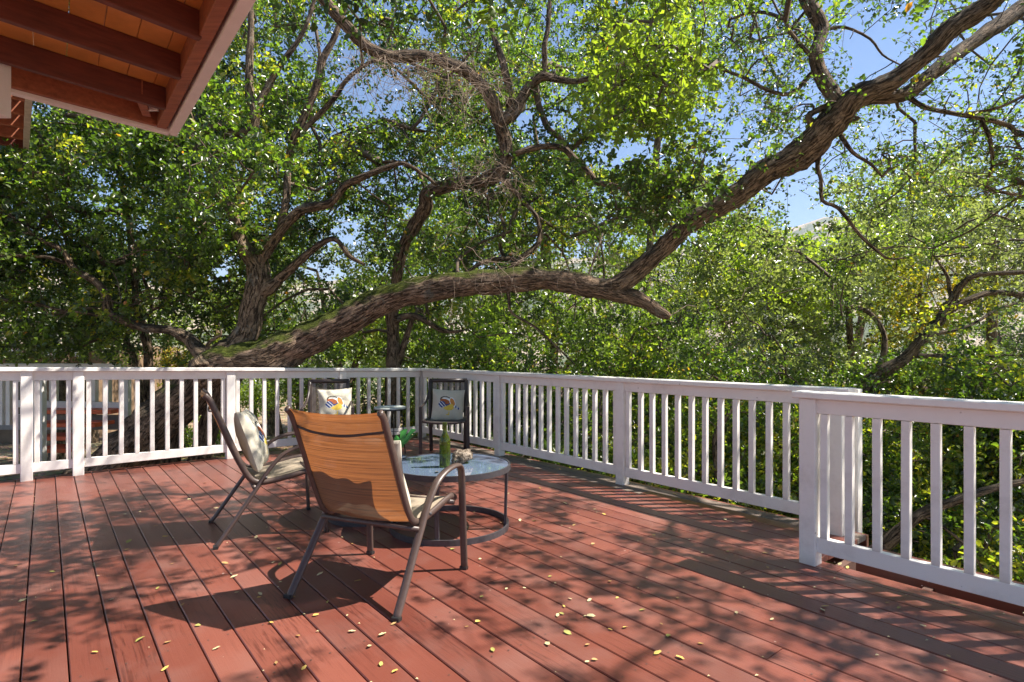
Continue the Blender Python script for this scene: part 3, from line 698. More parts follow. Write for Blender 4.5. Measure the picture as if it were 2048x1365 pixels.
# craggy rock
def rock(loc, sc, label, mat, seed, name='rock'):
    import bmesh
    bm = bmesh.new(); bmesh.ops.create_icosphere(bm, subdivisions=4, radius=1)
    for v in bm.verts:
        p = v.co.copy(); q = p * 1.6 + Vector((seed, 0, 0))
        d = 1 + .35 * mnoise.noise(q) + .22 * abs(mnoise.noise(q * 2.7)) - .16 * abs(mnoise.noise(q * 6)) + .05 * mnoise.noise(q * 14)
        v.co = Vector((p.x * sc[0], p.y * sc[1], p.z * sc[2])) * d
        if v.co.z < -sc[2] * .7: v.co.z = -sc[2] * .7
    me = bpy.data.meshes.new(name); bm.to_mesh(me); bm.free(); me.materials.append(mat); me.polygons.foreach_set('use_smooth', [True] * len(me.polygons))
    o = bpy.data.objects.new(name, me); COL.objects.link(o); o.location = loc; tag(o, label, 'rock'); return o
def mat_rock():
    m, nt, ns, lk, out = newmat('layered_rock'); b = N(ns, 'BsdfPrincipled', i_Roughness=.7)
    tc = N(ns, 'TexCoord'); n = N(ns, 'TexNoise', i_Scale=28., i_Detail=8., i_Roughness=.75, i_Distortion=2.); lk.new(tc.outputs['Object'], n.inputs[0])
    r_ = ramp(ns, [(.38, (.025, .018, .012)), (.5, (.12, .08, .05)), (.58, (.42, .34, .26)), (.66, (.06, .04, .03))]); lk.new(n.outputs[0], r_.inputs[0]); lk.new(r_.outputs[0], b.inputs['Base Color'])
    bp = N(ns, 'Bump', i_Strength=1., i_Distance=.01); lk.new(n.outputs[0], bp.inputs['Height']); lk.new(bp.outputs[0], b.inputs['Normal'])
    lk.new(b.outputs[0], out.inputs[0]); return m
o = rock((-.345, 3.93, .463), (.072, .055, .048), 'craggy brown and white rock beside the bottle on the glass table', mat_rock(), 4.2); o.rotation_euler = (0, R(-18), R(25))

# monstera leaf
def flat_leaf_mesh(name, outline, mat, curl=.2, th=.001):
    vs = [(0, 0, 0)]; n = len(outline)
    for (x, y) in outline: vs.append((x, y, curl * (x * x * 1.2 - y * y * .25) / max(.001, max(abs(q[1]) for q in outline))))
    fs = [(0, i + 1, (i + 1) % n + 1) for i in range(n)]
    me = bpy.data.meshes.new(name); me.from_pydata(vs, [], fs); me.materials.append(mat); return me
M_MON = simple('glossy_green_leaf', (.05, .22, .04), .3, var=.3, scale=12, bump=.2)
out = []
for i in range(60):
    a = i / 60 * 6.2832; r_ = .10 * (1 + .35 * math.cos(a - math.pi / 2)) * (1 - .0)
    if abs(math.sin(a * 4.5)) < .35 and math.sin(a) > -.7: r_ *= .45
    out.append((r_ * math.cos(a) * .9, r_ * math.sin(a) + .03))
mp_ = empty('monstera_leaf', (-.865, 4.12, .402)); tag(mp_, 'single glossy green split leaf standing on the smaller glass table', 'leaf')
me = flat_leaf_mesh('leaf_blade', out, M_MON, .5); o = bpy.data.objects.new('leaf_blade', me); COL.objects.link(o); o.parent = mp_; o.location = (.06, .0, .105); o.rotation_euler = (R(50), R(10), R(-55))
mb = MB(); mb.tube([(-.08, 0, .006), (-.03, 0, .05), (.02, 0, .085), (.06, 0, .105)], .003, 6); mb.build('stem', M_MON, mp_, True)

# fallen leaves
FL = [simple('dry_leaf_' + n, c, .6, var=.25, scale=60, bump=.3) for n, c in (('yellow', (.60, .42, .10)), ('cream', (.62, .52, .28)), ('tan', (.42, .26, .10)), ('olive', (.34, .32, .08)))]
lm = []
for k in range(16):
    o_ = []; n = 16; asp = random.uniform(.42, .62); ph = random.random() * 6
    for i in range(n):
        a = i / n * 6.2832; r_ = .5 * (1 + .08 * math.sin(a * 5 + ph)); y = math.sin(a) * r_; x = math.cos(a) * r_ * asp * (1 - .5 * abs(math.sin(a)) ** 3)
        o_.append((x, y))
    vs = [(0, 0, 0)] + [(x, y, random.uniform(.55, 1.1) * x * x * 1.1 + random.uniform(.0, .30) * y * y + .02 * math.sin(a * 3)) for (x, y) in o_]
    me = bpy.data.meshes.new('fallen_leaf'); me.from_pydata(vs, [], [(0, i + 1, (i + 1) % n + 1) for i in range(n)])
    me.materials.append(FL[(0, 1, 2, 1, 2, 3, 1, 0)[k % 8]]); me.polygons.foreach_set('use_smooth', [True] * n); lm.append(me)
ZON = [(787, 1250, 'by the right rear foot of the nearest chair'), (583, 1196, 'by the left rear foot of the nearest chair'), (700, 1165, 'on the deck under the nearest chair'), (750, 1330, 'at the bottom edge of the photo, in front of the nearest chair'),
       (60, 1240, 'on the sunlit boards in the bottom left corner'), (280, 1281, 'beside the long shadow of the nearest chair'), (220, 1160, 'on shaded boards at the left'), (300, 1040, 'on the shaded boards between the left railing and the side-on chair'), (430, 1110, 'beside the feet of the left chair'),
       (600, 1030, 'on the deck between the two sling chairs'), (900, 1060, 'inside the base ring of the round table'), (1060, 960, 'right of the round table, towards the far railing'), (1180, 1040, 'on the open deck right of the round table'), (1250, 1220, 'in the middle of the open right foreground'),
       (1340, 1310, 'at the bottom edge right of centre'), (1480, 1060, 'in front of the far railing'), (1650, 1210, 'among the striped railing shadows near the thick post'), (1800, 1215, 'in the striped shadows of the near railing'), (1900, 1310, 'in the bottom right corner'), (960, 1230, 'on the boards right of the nearest chair')]
MNAME = {0: 'yellow', 1: 'cream', 2: 'tan', 3: 'olive'}
def fallen(x, y, z, s, label, me=None, grp='fallen leaves on the deck'):
    me = me or random.choice(lm)
    if label is None:
        px, py = 1024 + FPX * x / y, HOR + FPX * (HC - z) / y
        zz = min(ZON, key=lambda q: (q[0] - px) ** 2 + (1.8 * (q[1] - py)) ** 2)[2]; cn = [i for i in range(4) if me.materials[0] == FL[i]][0]
        label = ('tiny ' if s < .022 else 'small ' if s < .036 else 'larger ') + MNAME[cn] + ' leaf ' + zz
    o = bpy.data.objects.new('fallen_leaf', me or random.choice(lm)); COL.objects.link(o); o.location = (x, y, z); o.scale = (s, s, s * random.choice((1, 1, 1, 1.6)))
    o.rotation_euler = (random.uniform(-.25, .25), random.uniform(-.25, .25), random.uniform(0, 6.28)); tag(o, label, 'leaf', grp); return o
random.seed(21)
spots = [(68, 1245), (280, 1281), (335, 1287), (258, 1085), (196, 1154), (45, 1203), (222, 1202), (254, 1101), (365, 1212), (542, 1248), (583, 1196), (787, 1250), (765, 1271), (762, 1331), (715, 1164), (1013, 1180), (1220, 1165), (1182, 1234), (1355, 1198), (1250, 1257), (1473, 1228), (1401, 1290), (1315, 1308), (1360, 1318), (1189, 1322), (1544, 1241), (1650, 1215), (1645, 1222), (1798, 1218), (1775, 1208), (1908, 1213), (1846, 1254), (1897, 1315), (1535, 1137), (1625, 1076), (1308, 1072), (1186, 1090), (1530, 1108), (1680, 1130), (1695, 1137), (1100, 1155), (432, 1018), (512, 1076), (450, 1128), (620, 1060), (700, 1045), (745, 1062), (806, 1078), (832, 1085), (905, 1100), (960, 1120), (932, 1055), (990, 1075), (1208, 1030), (1130, 1008), (1148, 1052), (280, 1025), (250, 1030), (310, 1054), (330, 1075), (378, 1000), (410, 967), (398, 1045), (350, 963), (500, 1108), (560, 1130), (640, 1150), (520, 1190), (468, 1155), (1080, 978), (1040, 1042), (1120, 940), (1060, 925), (1450, 1040), (1500, 1045), (1400, 1030), (1350, 990), (1270, 960), (790, 1345), (1095, 1290), (1135, 1268), (1128, 1215), (330, 1340)]
for (a, b) in spots:
    p = PZ(a, b, 0); fallen(p.x, p.y, .006, random.uniform(.022, .044), None)
for k in range(80):
    b = 905 + 440 * random.random() ** 1.2; a = random.uniform(0, 2040) if random.random() < .45 else random.gauss(800, 260); p = PZ(a, b, 0)
    rl = p - C0; u, w = rl.dot(UX), rl.dot(WY)
    if u < .15 or w > .05 or (u > 5.3 and w > -.5): continue
    fallen(p.x, p.y, .006, random.uniform(.014, .034), None)
mb = MB()
for k in range(420):
    uu = random.uniform(.2, 7.5); r_ = random.randrange(1, 57); w_ = .115 - PITCH * r_ + .003 if random.random() < .75 else -random.uniform(0, 7.8)
    if w_ > -.45 and uu > 5.4: continue
    c, s2 = math.cos(random.random() * 6.28), random.uniform(.003, .009); q = DK(uu, w_, .004)
    mb.add([(q.x - s2, q.y, q.z), (q.x, q.y - s2 * .5, q.z + .003), (q.x + s2, q.y + c * .004, q.z + .001), (q.x, q.y + s2 * .6, q.z + .004)], [(0, 1, 2, 3)])
o = mb.build('leaf_crumbs', FL[1]); tag(o, kind='stuff')
p = PZ(874.6, 944.5, .43); fallen(p.x, p.y, .434, .055, 'orange curled leaf lying on the glass table in front of the bottle', lm[4], 'leaves on the glass table')
p = PZ(917, 939, .43); fallen(p.x, p.y, .434, .035, 'small tan leaf lying on the glass table under the rock', lm[4], 'leaves on the glass table')

# ------------------------------------------------------------------ foliage engine
def nrm(a): return a / np.maximum(np.linalg.norm(a, axis=-1, keepdims=True), 1e-9)
def in_deck(Pn, pad=.35):
    rl = Pn - np.array(C0); u = rl @ np.array(UX); w = rl @ np.array(WY)
    inside = (w < pad) & (u > -pad) & ~((u > 5.75 + pad) & (w > -.42 + pad))
    return inside & (Pn[:, 2] < 2.3)
def proj(Pn):
    y = np.maximum(Pn[:, 1], .2); return 1024 + FPX * Pn[:, 0] / y, HOR - FPX * (Pn[:, 2] - HC) / y
HOLES = [(760, 180, 95, 62, .04), (700, 230, 50, 40, .2), (600, 85, 45, 40, .15), (1235, 305, 85, 45, .05), (1150, 235, 80, 35, .3), (1330, 240, 60, 50, .3),
         (1425, 250, 50, 90, .12), (1580, 400, 75, 70, .03), (1620, 330, 70, 50, .05), (1690, 380, 50, 60, .25), (1480, 210, 60, 110, .35), (1500, 320, 60, 40, .35),
         (1770, 90, 75, 75, .10), (1700, 150, 60, 30, .2), (1740, 40, 50, 50, .05), (1850, 250, 90, 40, .25), (1740, 250, 50, 60, .15), (1950, 180, 60, 40, .45), (1480, 60, 70, 60, .45),
         (450, 550, 55, 35, .25), (310, 560, 40, 28, .2), (290, 470, 30, 20, .3), (130, 600, 60, 30, .3), (290, 690, 60, 50, .15), (130, 560, 60, 30, .4), (655, 520, 60, 60, .4), (75, 215, 40, 45, .0), (690, 480, 40, 60, .3), (1640, 480, 30, 30, .1), (1245, 640, 22, 35, .15)]
def keepmap(px, py, soft=1.0):
    k = np.ones_like(px)
    for cx, cy, rx, ry, v in HOLES:
        d = ((px - cx) / rx) ** 2 + ((py - cy) / ry) ** 2
        k = np.minimum(k, v + (1 - v) * ss(.7, 1.35, d))
    return k
class Tree:
    def __init__(s, name, label, cat, base, bark, group=None):
        s.root = empty(name, base); tag(s.root, label, cat, group); s.base = np.array(base); s.bark = bark
        s.nodes = []; s.nr = []; s.LP = []; s.tw = MB(); s.twn = 0
    def part(s, name, me, kind=None):
        o = bpy.data.objects.new(name, me); COL.objects.link(o); o.parent = s.root; o.location = -s.base; 
        if kind: o['kind'] = kind
        return o
    def limb_w(s, pts, rad, name='limb', sides=14, amp=.10, fr=5., n=4, mat=None, flare=0):
        arr = catmull(np.hstack([np.array(pts, float), np.array(rad, float)[:, None]]), n)
        p = arr[:, :3]; r = np.maximum(arr[:, 3], .002); k = len(p)
        L = np.concatenate([[0], np.cumsum(np.linalg.norm(np.diff(p, axis=0), axis=1))])
        T = nrm(np.gradient(p, axis=0)); a = np.tile(np.array([0, 1., 0]), (k, 1)); a = a - T * (a * T).sum(1, keepdims=True)
        bad = np.linalg.norm(a, axis=1) < .3; a[bad] = np.cross(T[bad], np.array([1., 0, 0])); a = nrm(a); b = np.cross(T, a)
        th = np.arange(sides) / sides * 2 * np.pi
        ring = p[:, None] + (a[:, None] * np.cos(th)[None, :, None] + b[:, None] * np.sin(th)[None, :, None]) * r[:, None, None]
        if amp > 0:
            fl = ring.reshape(-1, 3); dsp = np.array([mnoise.noise(Vector((q * fr).tolist())) + .5 * mnoise.noise(Vector((q * fr * 3.1).tolist())) + .7 * mnoise.noise(Vector((q * fr * .35).tolist())) for q in fl]).reshape(k, sides)
            ring = p[:, None] + (ring - p[:, None]) * (1 + amp * 1.6 * dsp)[:, :, None]
        vs = ring.reshape(-1, 3).tolist() + [p[0].tolist(), p[-1].tolist()]; fs = []; uvs = []
        circ = 6.2832 * float(np.mean(r))
        for i in range(k - 1):
            for j in range(sides):
                j2 = (j + 1) % sides; fs.append((i * sides + j, (i + 1) * sides + j, (i + 1) * sides + j2, i * sides + j2))
                u0, u1 = j / sides * circ, (j + 1) / sides * circ; uvs += [(u0, L[i]), (u0, L[i + 1]), (u1, L[i + 1]), (u1, L[i])]
        e = k * sides
        for j in range(sides):
            fs.append((e + 1, (k - 1) * sides + (j + 1) % sides, (k - 1) * sides + j)); uvs += [(0, L[-1])] * 3
        me = bpy.data.meshes.new(name); me.from_pydata(vs, [], fs); uv = me.uv_layers.new(name='UVMap'); uv.data.foreach_set('uv', [c for q in uvs for c in q])
        me.materials.append(mat or s.bark); me.polygons.foreach_set('use_smooth', [True] * len(fs))
        s.part(name, me)
        s.nodes += [q for q in p]; s.nr += list(r); s.LP += [None] * k
    def limb(s, q, name='limb', grow_from=None, **kw):
        """q = list of (px, py, D, width_px)"""
        pts = [P(a, b, d) for a, b, d, w in q]; rad = [w * d / FPX / 2 * .95 for a, b, d, w in q]
        s.limb_w(pts, rad, name, **kw)
    def grow(s, targets, seglen=.4, wig=.22, rmin=.0035, rk=.0042, sides=4, cap=.09):
        base = np.array(s.nodes); n0 = len(base)
        cap_n = n0 + len(targets) * 14 + 10; A = np.zeros((cap_n, 3)); A[:n0] = base; n = n0
        par = -np.ones(cap_n, int); cnt = np.zeros(cap_n)
        d0 = np.array([np.min(((base - t) ** 2).sum(1)) for t in targets]); order = np.argsort(d0)
        ctr = base.mean(0); paths = []; dirs = np.zeros((len(targets), 3))
        for ti in order:
            t = targets[ti]; d = np.sqrt(((A[:n] - t) ** 2).sum(1)); j = int(np.argmin(d + .02 * rng.random(n))); a = A[j]; D_ = d[j]
            m = int(min(12, max(2, math.ceil(D_ / seglen)))); mid = (a + t) / 2 + rng.normal(0, wig * D_ * .5, 3) + np.array([0, 0, .12 * D_])
            ids = [j]; prev = j
            for i in range(1, m + 1):
                f = i / m; q = (1 - f) ** 2 * a + 2 * f * (1 - f) * mid + f * f * t
                if i < m: q = q + rng.normal(0, wig * .25 * seglen, 3)
                A[n] = q; par[n] = prev; prev = n; ids.append(n); n += 1
            paths.append(ids); dirs[ti] = t - A[par[prev]]
            k = prev
            while k >= n0: cnt[k] += 1; k = par[k]
            cnt[k] += 1
        for ids in paths:
            rr = [min(cap, max(rmin, rk * math.sqrt(cnt[i]))) if i >= n0 else None for i in ids]; rr[0] = min(rr[1] * 1.15, cap)
            s.tw.tube([A[i] for i in ids], rr, sides, caps=False)
        return nrm(dirs)
    def leaves(s, targets, dirs, nsp=8, nl=12, L=.34, size=.045, spread=.28, tone_c=.5, tone_v=.18, droop=.15, mat=None, quads=2, filt=True, thin_twigs=False, name='crown', flat=.6):
        m = len(targets)
        C = np.repeat(targets, nsp, 0); Dd = np.repeat(dirs, nsp, 0); k = len(C)
        tb = np.repeat(rng.normal(tone_c, tone_v, m), nsp)
        C = C + rng.normal(0, spread * .5, (k, 3)) * np.array([1, 1, .7]); rd = nrm(rng.normal(0, 1, (k, 3)))
        dd = nrm(Dd * .5 + rd * np.array([1, 1, flat]) - np.array([0, 0, droop])); LL = L * rng.uniform(.5, 1.2, k)
        C = C - dd * (LL * .4)[:, None]
        if thin_twigs:
            for i in range(0, k): s.tw.tube([C[i], C[i] + dd[i] * LL[i] * .5 + rd[i] * .02, C[i] + dd[i] * LL[i] * .95 - np.array([0, 0, .03])], [.003, .0022, .0012], 3, caps=False)
        a = nrm(np.cross(dd, rng.normal(0, 1, (k, 3)))); b = np.cross(dd, a)
        f = ((np.arange(nl)[None] + rng.random((k, nl))) / nl) ** .6
        ph = np.arange(nl)[None] * 2.4 + rng.random((k, 1)) * 6.28 + rng.normal(0, .4, (k, nl))
        pos = C[:, None] + dd[:, None] * (LL[:, None] * f)[:, :, None]; pos[:, :, 2] -= .10 * LL[:, None] * f ** 2
        ld = nrm(dd[:, None] * .6 + a[:, None] * np.cos(ph)[..., None] + b[:, None] * np.sin(ph)[..., None] + rng.normal(0, .25, (k, nl, 3)))
        nn = rng.normal(0, .75, (k, nl, 3)) + np.array([.15, 0, .8])
        pos = pos.reshape(-1, 3); ld = ld.reshape(-1, 3); nn = nn.reshape(-1, 3); nn = nrm(nn - ld * (nn * ld).sum(1, keepdims=True))
        sz = size * rng.uniform(.5, 1.35, len(pos)); tone = np.clip(np.repeat(tb, nl) + rng.normal(0, .16, len(pos)), 0, .94)
        o_ = rng.random(len(pos)) < .006; tone[o_] = rng.uniform(.95, 1, o_.sum())
        if filt:
            ok = ~in_deck(pos, .10); px, py = proj(pos); near = (pos[:, 1] < 3.3) & (px > -100) & (px < 2150) & (py > -80) & (py < 1400); ok &= ~near
            pos, ld, nn, sz, tone = pos[ok], ld[ok], nn[ok], sz[ok], tone[ok]
        o = leafmesh(name, pos, ld, nn, sz, tone, mat or M_LEAF, quads); o.parent = s.root; o.location = -s.base; o['kind'] = 'stuff'; return o
    def finish(s, mat=None):
        if s.tw.v:
            o = s.tw.build('branches', mat or M_TWIG, s.root, True); o.location = -s.base; o['kind'] = 'stuff'
NLEAF = [0, 0]
def leafmesh(name, pos, ld, nn, sz, tone, mat, quads=2):
    n = len(pos); side = np.cross(ld, nn); s = sz[:, None]
    if quads == 2:
        w = .31 * s; fo = .14 * s; cu = .10 * s
        V = np.stack([pos, pos + ld * .30 * s + side * w * .92 + nn * fo, pos + ld * .70 * s + side * w * .80 + nn * fo, pos + ld * s - nn * cu, pos + ld * .70 * s - side * w * .80 + nn * fo, pos + ld * .30 * s - side * w * .92 + nn * fo], 1)
        nv = 6; F = np.array([[0, 1, 2, 3], [3, 4, 5, 0]])
    else:
        w = .34 * s
        V = np.stack([pos, pos + ld * .5 * s + side * w, pos + ld * s, pos + ld * .5 * s - side * w], 1); nv = 4; F = np.array([[0, 1, 2, 3]])
    nf = len(F); V = V.reshape(-1, 3); loops = (np.arange(n)[:, None, None] * nv + F[None]).reshape(-1).astype(np.int32)
    me = bpy.data.meshes.new(name); me.vertices.add(len(V)); me.vertices.foreach_set('co', V.astype(np.float32).ravel())
    me.loops.add(len(loops)); me.loops.foreach_set('vertex_index', loops); me.polygons.add(n * nf)
    me.polygons.foreach_set('loop_start', (np.arange(n * nf) * 4).astype(np.int32)); me.polygons.foreach_set('loop_total', np.full(n * nf, 4, np.int32))
    me.update(calc_edges=True); at = me.attributes.new('tone', 'FLOAT', 'FACE'); at.data.foreach_set('value', np.repeat(tone, nf).astype(np.float32)); me.materials.append(mat)
    NLEAF[0] += n; NLEAF[1] += n * nf * 2
    o = bpy.data.objects.new(name, me); COL.objects.link(o); return o
def sample_view(n, px0, px1, py0, py1, d0, d1, keep=None, soft=1., pad=.35):
    out = []
    while sum(len(o) for o in out) < n:
        k = n * 2; px = rng.uniform(px0, px1, k); py = rng.uniform(py0, py1, k); D = rng.uniform(d0, d1, k)
        pos = np.stack([(px - 1024) / FPX * D, D, HC - (py - HOR) / FPX * D], 1); kp = keepmap(px, py) ** soft
        if keep is not None: kp = kp * keep(px, py)
        kp = kp * (.05 + .95 * np.array([(mnoise.noise(Vector((q * .75).tolist())) + .6 * mnoise.noise(Vector((q * 1.9).tolist()))) > -.02 for q in pos]))
        ok = (rng.random(k) < kp) & ~in_deck(pos, pad); out.append(pos[ok])
    return np.concatenate(out)[:n]

# ---- the big oak
T1 = Tree('oak_tree', 'large mossy oak whose thick limb arches behind the railing, then rises to the right', 'tree', (-5.2, 7.0, -.9), M_BARK)
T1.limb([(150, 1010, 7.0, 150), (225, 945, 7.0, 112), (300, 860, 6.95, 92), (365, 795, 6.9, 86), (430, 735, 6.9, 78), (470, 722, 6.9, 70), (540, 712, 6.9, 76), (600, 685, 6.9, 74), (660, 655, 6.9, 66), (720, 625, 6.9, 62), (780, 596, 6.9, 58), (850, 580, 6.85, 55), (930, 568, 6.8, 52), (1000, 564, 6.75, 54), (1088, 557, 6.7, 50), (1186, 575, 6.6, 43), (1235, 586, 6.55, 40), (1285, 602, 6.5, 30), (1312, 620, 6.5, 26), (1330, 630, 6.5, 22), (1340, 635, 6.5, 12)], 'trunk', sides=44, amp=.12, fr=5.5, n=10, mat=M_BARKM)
T1.limb([(1180, 574, 6.6, 34), (1225, 574, 6.55, 42), (1264, 550, 6.5, 40), (1323, 500, 6.4, 38), (1381, 447, 6.3, 41), (1465, 397, 6.2, 45), (1527, 348, 6.1, 50), (1588, 311, 6.0, 48), (1635, 271, 5.9, 56), (1678, 228, 5.8, 58), (1711, 197, 5.7, 46), (1788, 160, 5.6, 40), (1850, 111, 5.5, 39), (1896, 62, 5.4, 40), (1958, 22, 5.3, 41), (2010, -25, 5.2, 42), (2120, -110, 5.0, 40), (2250, -260, 4.8, 36)], 'limb', sides=36, amp=.12, fr=6, n=10)
T1.limb([(1560, 345, 6.05, 22), (1600, 330, 6.0, 34), (1640, 300, 5.95, 28), (1655, 270, 5.9, 20)], 'burl', sides=16, amp=.3, fr=9, n=5)
for q in ([(1700, 205, 5.75, 26), (1758, 197, 5.8, 24), (1813, 188, 5.85, 28), (1850, 160, 5.9, 30), (1905, 114, 6.0, 30), (1958, 77, 6.1, 30), (2019, 34, 6.2, 34), (2090, -20, 6.3, 32), (2200, -120, 6.4, 30)],
          [(1690, 215, 5.8, 30), (1671, 197, 5.8, 34), (1641, 148, 5.9, 30), (1631, 105, 5.9, 25), (1644, 62, 6.0, 28), (1628, 25, 6.0, 30), (1608, -10, 6.0, 30), (1560, -90, 6.0, 26), (1540, -180, 6.0, 22)],
          [(1680, 200, 5.8, 12), (1655, 212, 5.9, 14), (1622, 228, 5.9, 14), (1618, 240, 5.9, 16), (1638, 258, 5.9, 14)],
          [(1622, 148, 5.9, 10), (1582, 188, 5.9, 9), (1536, 181, 5.9, 8), (1490, 157, 5.95, 7), (1450, 141, 6, 6), (1395, 118, 6.1, 5)],
          [(1625, 115, 5.9, 10), (1598, 86, 5.9, 9), (1579, 62, 5.9, 8), (1570, 43, 5.9, 8), (1540, 28, 6, 7), (1500, 25, 6.1, 6), (1460, 40, 6.2, 5)],
          [(1650, 60, 6.0, 9), (1690, 55, 6, 6), (1740, 78, 6, 5), (1765, 110, 6, 4), (1800, 130, 6, 3)],
          [(1640, 292, 5.95, 16), (1635, 335, 5.95, 9), (1642, 360, 5.95, 8), (1645, 402, 5.95, 8), (1677, 417, 5.95, 8), (1721, 472, 5.9, 7), (1759, 506, 5.9, 6), (1779, 518, 5.9, 5), (1813, 516, 5.9, 3)],
          [(1813, 192, 5.85, 10), (1850, 215, 5.85, 10), (1911, 228, 5.9, 10), (1961, 237, 5.9, 10), (2019, 252, 5.9, 9), (2035, 271, 5.9, 8), (2080, 262, 5.9, 7)],
          [(1961, 237, 5.9, 8), (1979, 277, 5.9, 8), (1985, 332, 5.95, 7), (1973, 372, 6, 8), (2019, 388, 6, 7), (2070, 392, 6, 6)],
          [(1678, 265, 5.85, 11), (1705, 305, 5.85, 8), (1742, 329, 5.85, 6), (1764, 354, 5.85, 4)],
          [(1930, 228, 5.9, 7), (2000, 215, 5.8, 6), (2070, 180, 5.7, 5)],
          [(420, 735, 6.9, 40), (446, 712, 6.95, 56), (472, 694, 7.0, 54), (496, 660, 7.05, 50), (506, 612, 7.1, 47), (516, 564, 7.15, 46), (513, 526, 7.2, 44), (489, 499, 7.2, 30), (475, 458, 7.2, 26), (461, 417, 7.2, 22), (440, 375, 7.2, 22), (410, 320, 7.2, 24), (388, 270, 7.2, 25), (372, 225, 7.2, 20), (350, 150, 7.2, 18), (330, 60, 7.2, 16)],
          [(388, 270, 7.2, 20), (434, 253, 7.2, 25), (480, 268, 7.2, 24), (505, 255, 7.2, 22), (509, 222, 7.2, 20), (499, 188, 7.2, 18), (499, 120, 7.2, 16), (502, 68, 7.2, 13), (500, 0, 7.2, 11), (496, -60, 7.2, 10)],
          [(509, 222, 7.2, 16), (537, 171, 7.2, 14), (564, 126, 7.2, 12), (598, 79, 7.2, 10), (620, 30, 7.2, 8), (640, -40, 7.2, 7)],
          [(505, 600, 7.1, 26), (545, 572, 7.1, 24), (560, 557, 7.1, 20), (595, 526, 7.0, 18), (636, 492, 7, 14), (670, 479, 7, 12), (700, 513, 7, 9), (730, 530, 7, 6)],
          [(514, 555, 7.15, 28), (530, 510, 7.15, 22), (565, 458, 7.1, 20), (605, 420, 7.1, 20), (660, 407, 7, 18), (690, 372, 7, 16), (725, 355, 6.9, 14), (776, 335, 6.9, 12), (810, 328, 6.9, 9), (855, 355, 6.9, 6)],
          [(560, 465, 7.1, 18), (572, 400, 7.2, 16), (575, 345, 7.3, 15), (585, 284, 7.3, 16), (612, 225, 7.3, 18), (636, 164, 7.3, 17), (646, 120, 7.3, 15), (667, 79, 7.3, 13), (690, 15, 7.3, 11), (710, -60, 7.3, 9)],
          [(590, 280, 7.3, 12), (605, 262, 7.3, 12), (646, 222, 7.3, 12), (673, 191, 7.3, 11), (690, 164, 7.3, 10), (725, 133, 7.3, 8), (760, 118, 7.3, 5)],
          [(430, 728, 6.9, 34), (410, 712, 6.9, 34), (393, 698, 6.95, 29), (376, 677, 7, 27), (335, 660, 7, 20), (290, 656, 7, 18), (253, 643, 7, 18), (219, 626, 7, 18), (212, 591, 7, 16), (191, 564, 7, 14), (147, 537, 7, 14), (126, 502, 7, 13), (75, 475, 7, 12), (27, 438, 7, 11), (-20, 405, 7, 10), (-90, 340, 7, 8)],
          [(205, 632, 7, 9), (164, 625, 7, 7), (113, 619, 7, 6), (68, 605, 7, 5), (20, 602, 7, 4)],
          [(130, 526, 7, 9), (100, 516, 6.9, 8), (68, 513, 6.9, 7), (0, 510, 6.8, 6), (-60, 500, 6.8, 5)],
          [(1016, 580, 6.75, 9), (1018, 600, 6.7, 7), (1024, 627, 6.7, 6), (1069, 654, 6.65, 5), (1116, 697, 6.6, 4), (1150, 730, 6.6, 3)],
          [(430, 735, 6.9, 20), (415, 690, 6.8, 9), (440, 672, 6.8, 6), (442, 660, 6.8, 4)]):
    T1.limb(q, 'limb', sides=16 if q[1][3] > 18 else 8, amp=.10 if q[1][3] > 12 else .05, fr=7, n=5 if q[1][3] > 12 else 3)
T1.limb([(331, 965, 7.1, 56), (338, 920, 7.1, 44), (348, 850, 7.05, 40), (372, 790, 7.0, 44)], 'stem', sides=14, n=5)
T1.limb([(392, 960, 7.2, 60), (402, 915, 7.2, 50), (424, 835, 7.1, 44), (452, 765, 7.0, 50), (480, 730, 6.95, 40)], 'stem', sides=14, n=5)
T1.limb([(405, 745, 6.75, 34), (399, 727, 6.72, 40), (391, 715, 6.7, 26)], 'burl', sides=14, amp=.35, fr=14, n=5)
dens = lambda px, py: np.where(px > 1420, .30 + .1 * (py < 120), np.where(py < 60, 1., .9)) * np.where((py > 480) & (px > 560), .25, 1.) * np.where((px > 1000) & (px < 1420) & (py < 260), 1.4, 1.)
tA = sample_view(560, -150, 2150, -60, 640, 7.2, 9.2, dens)
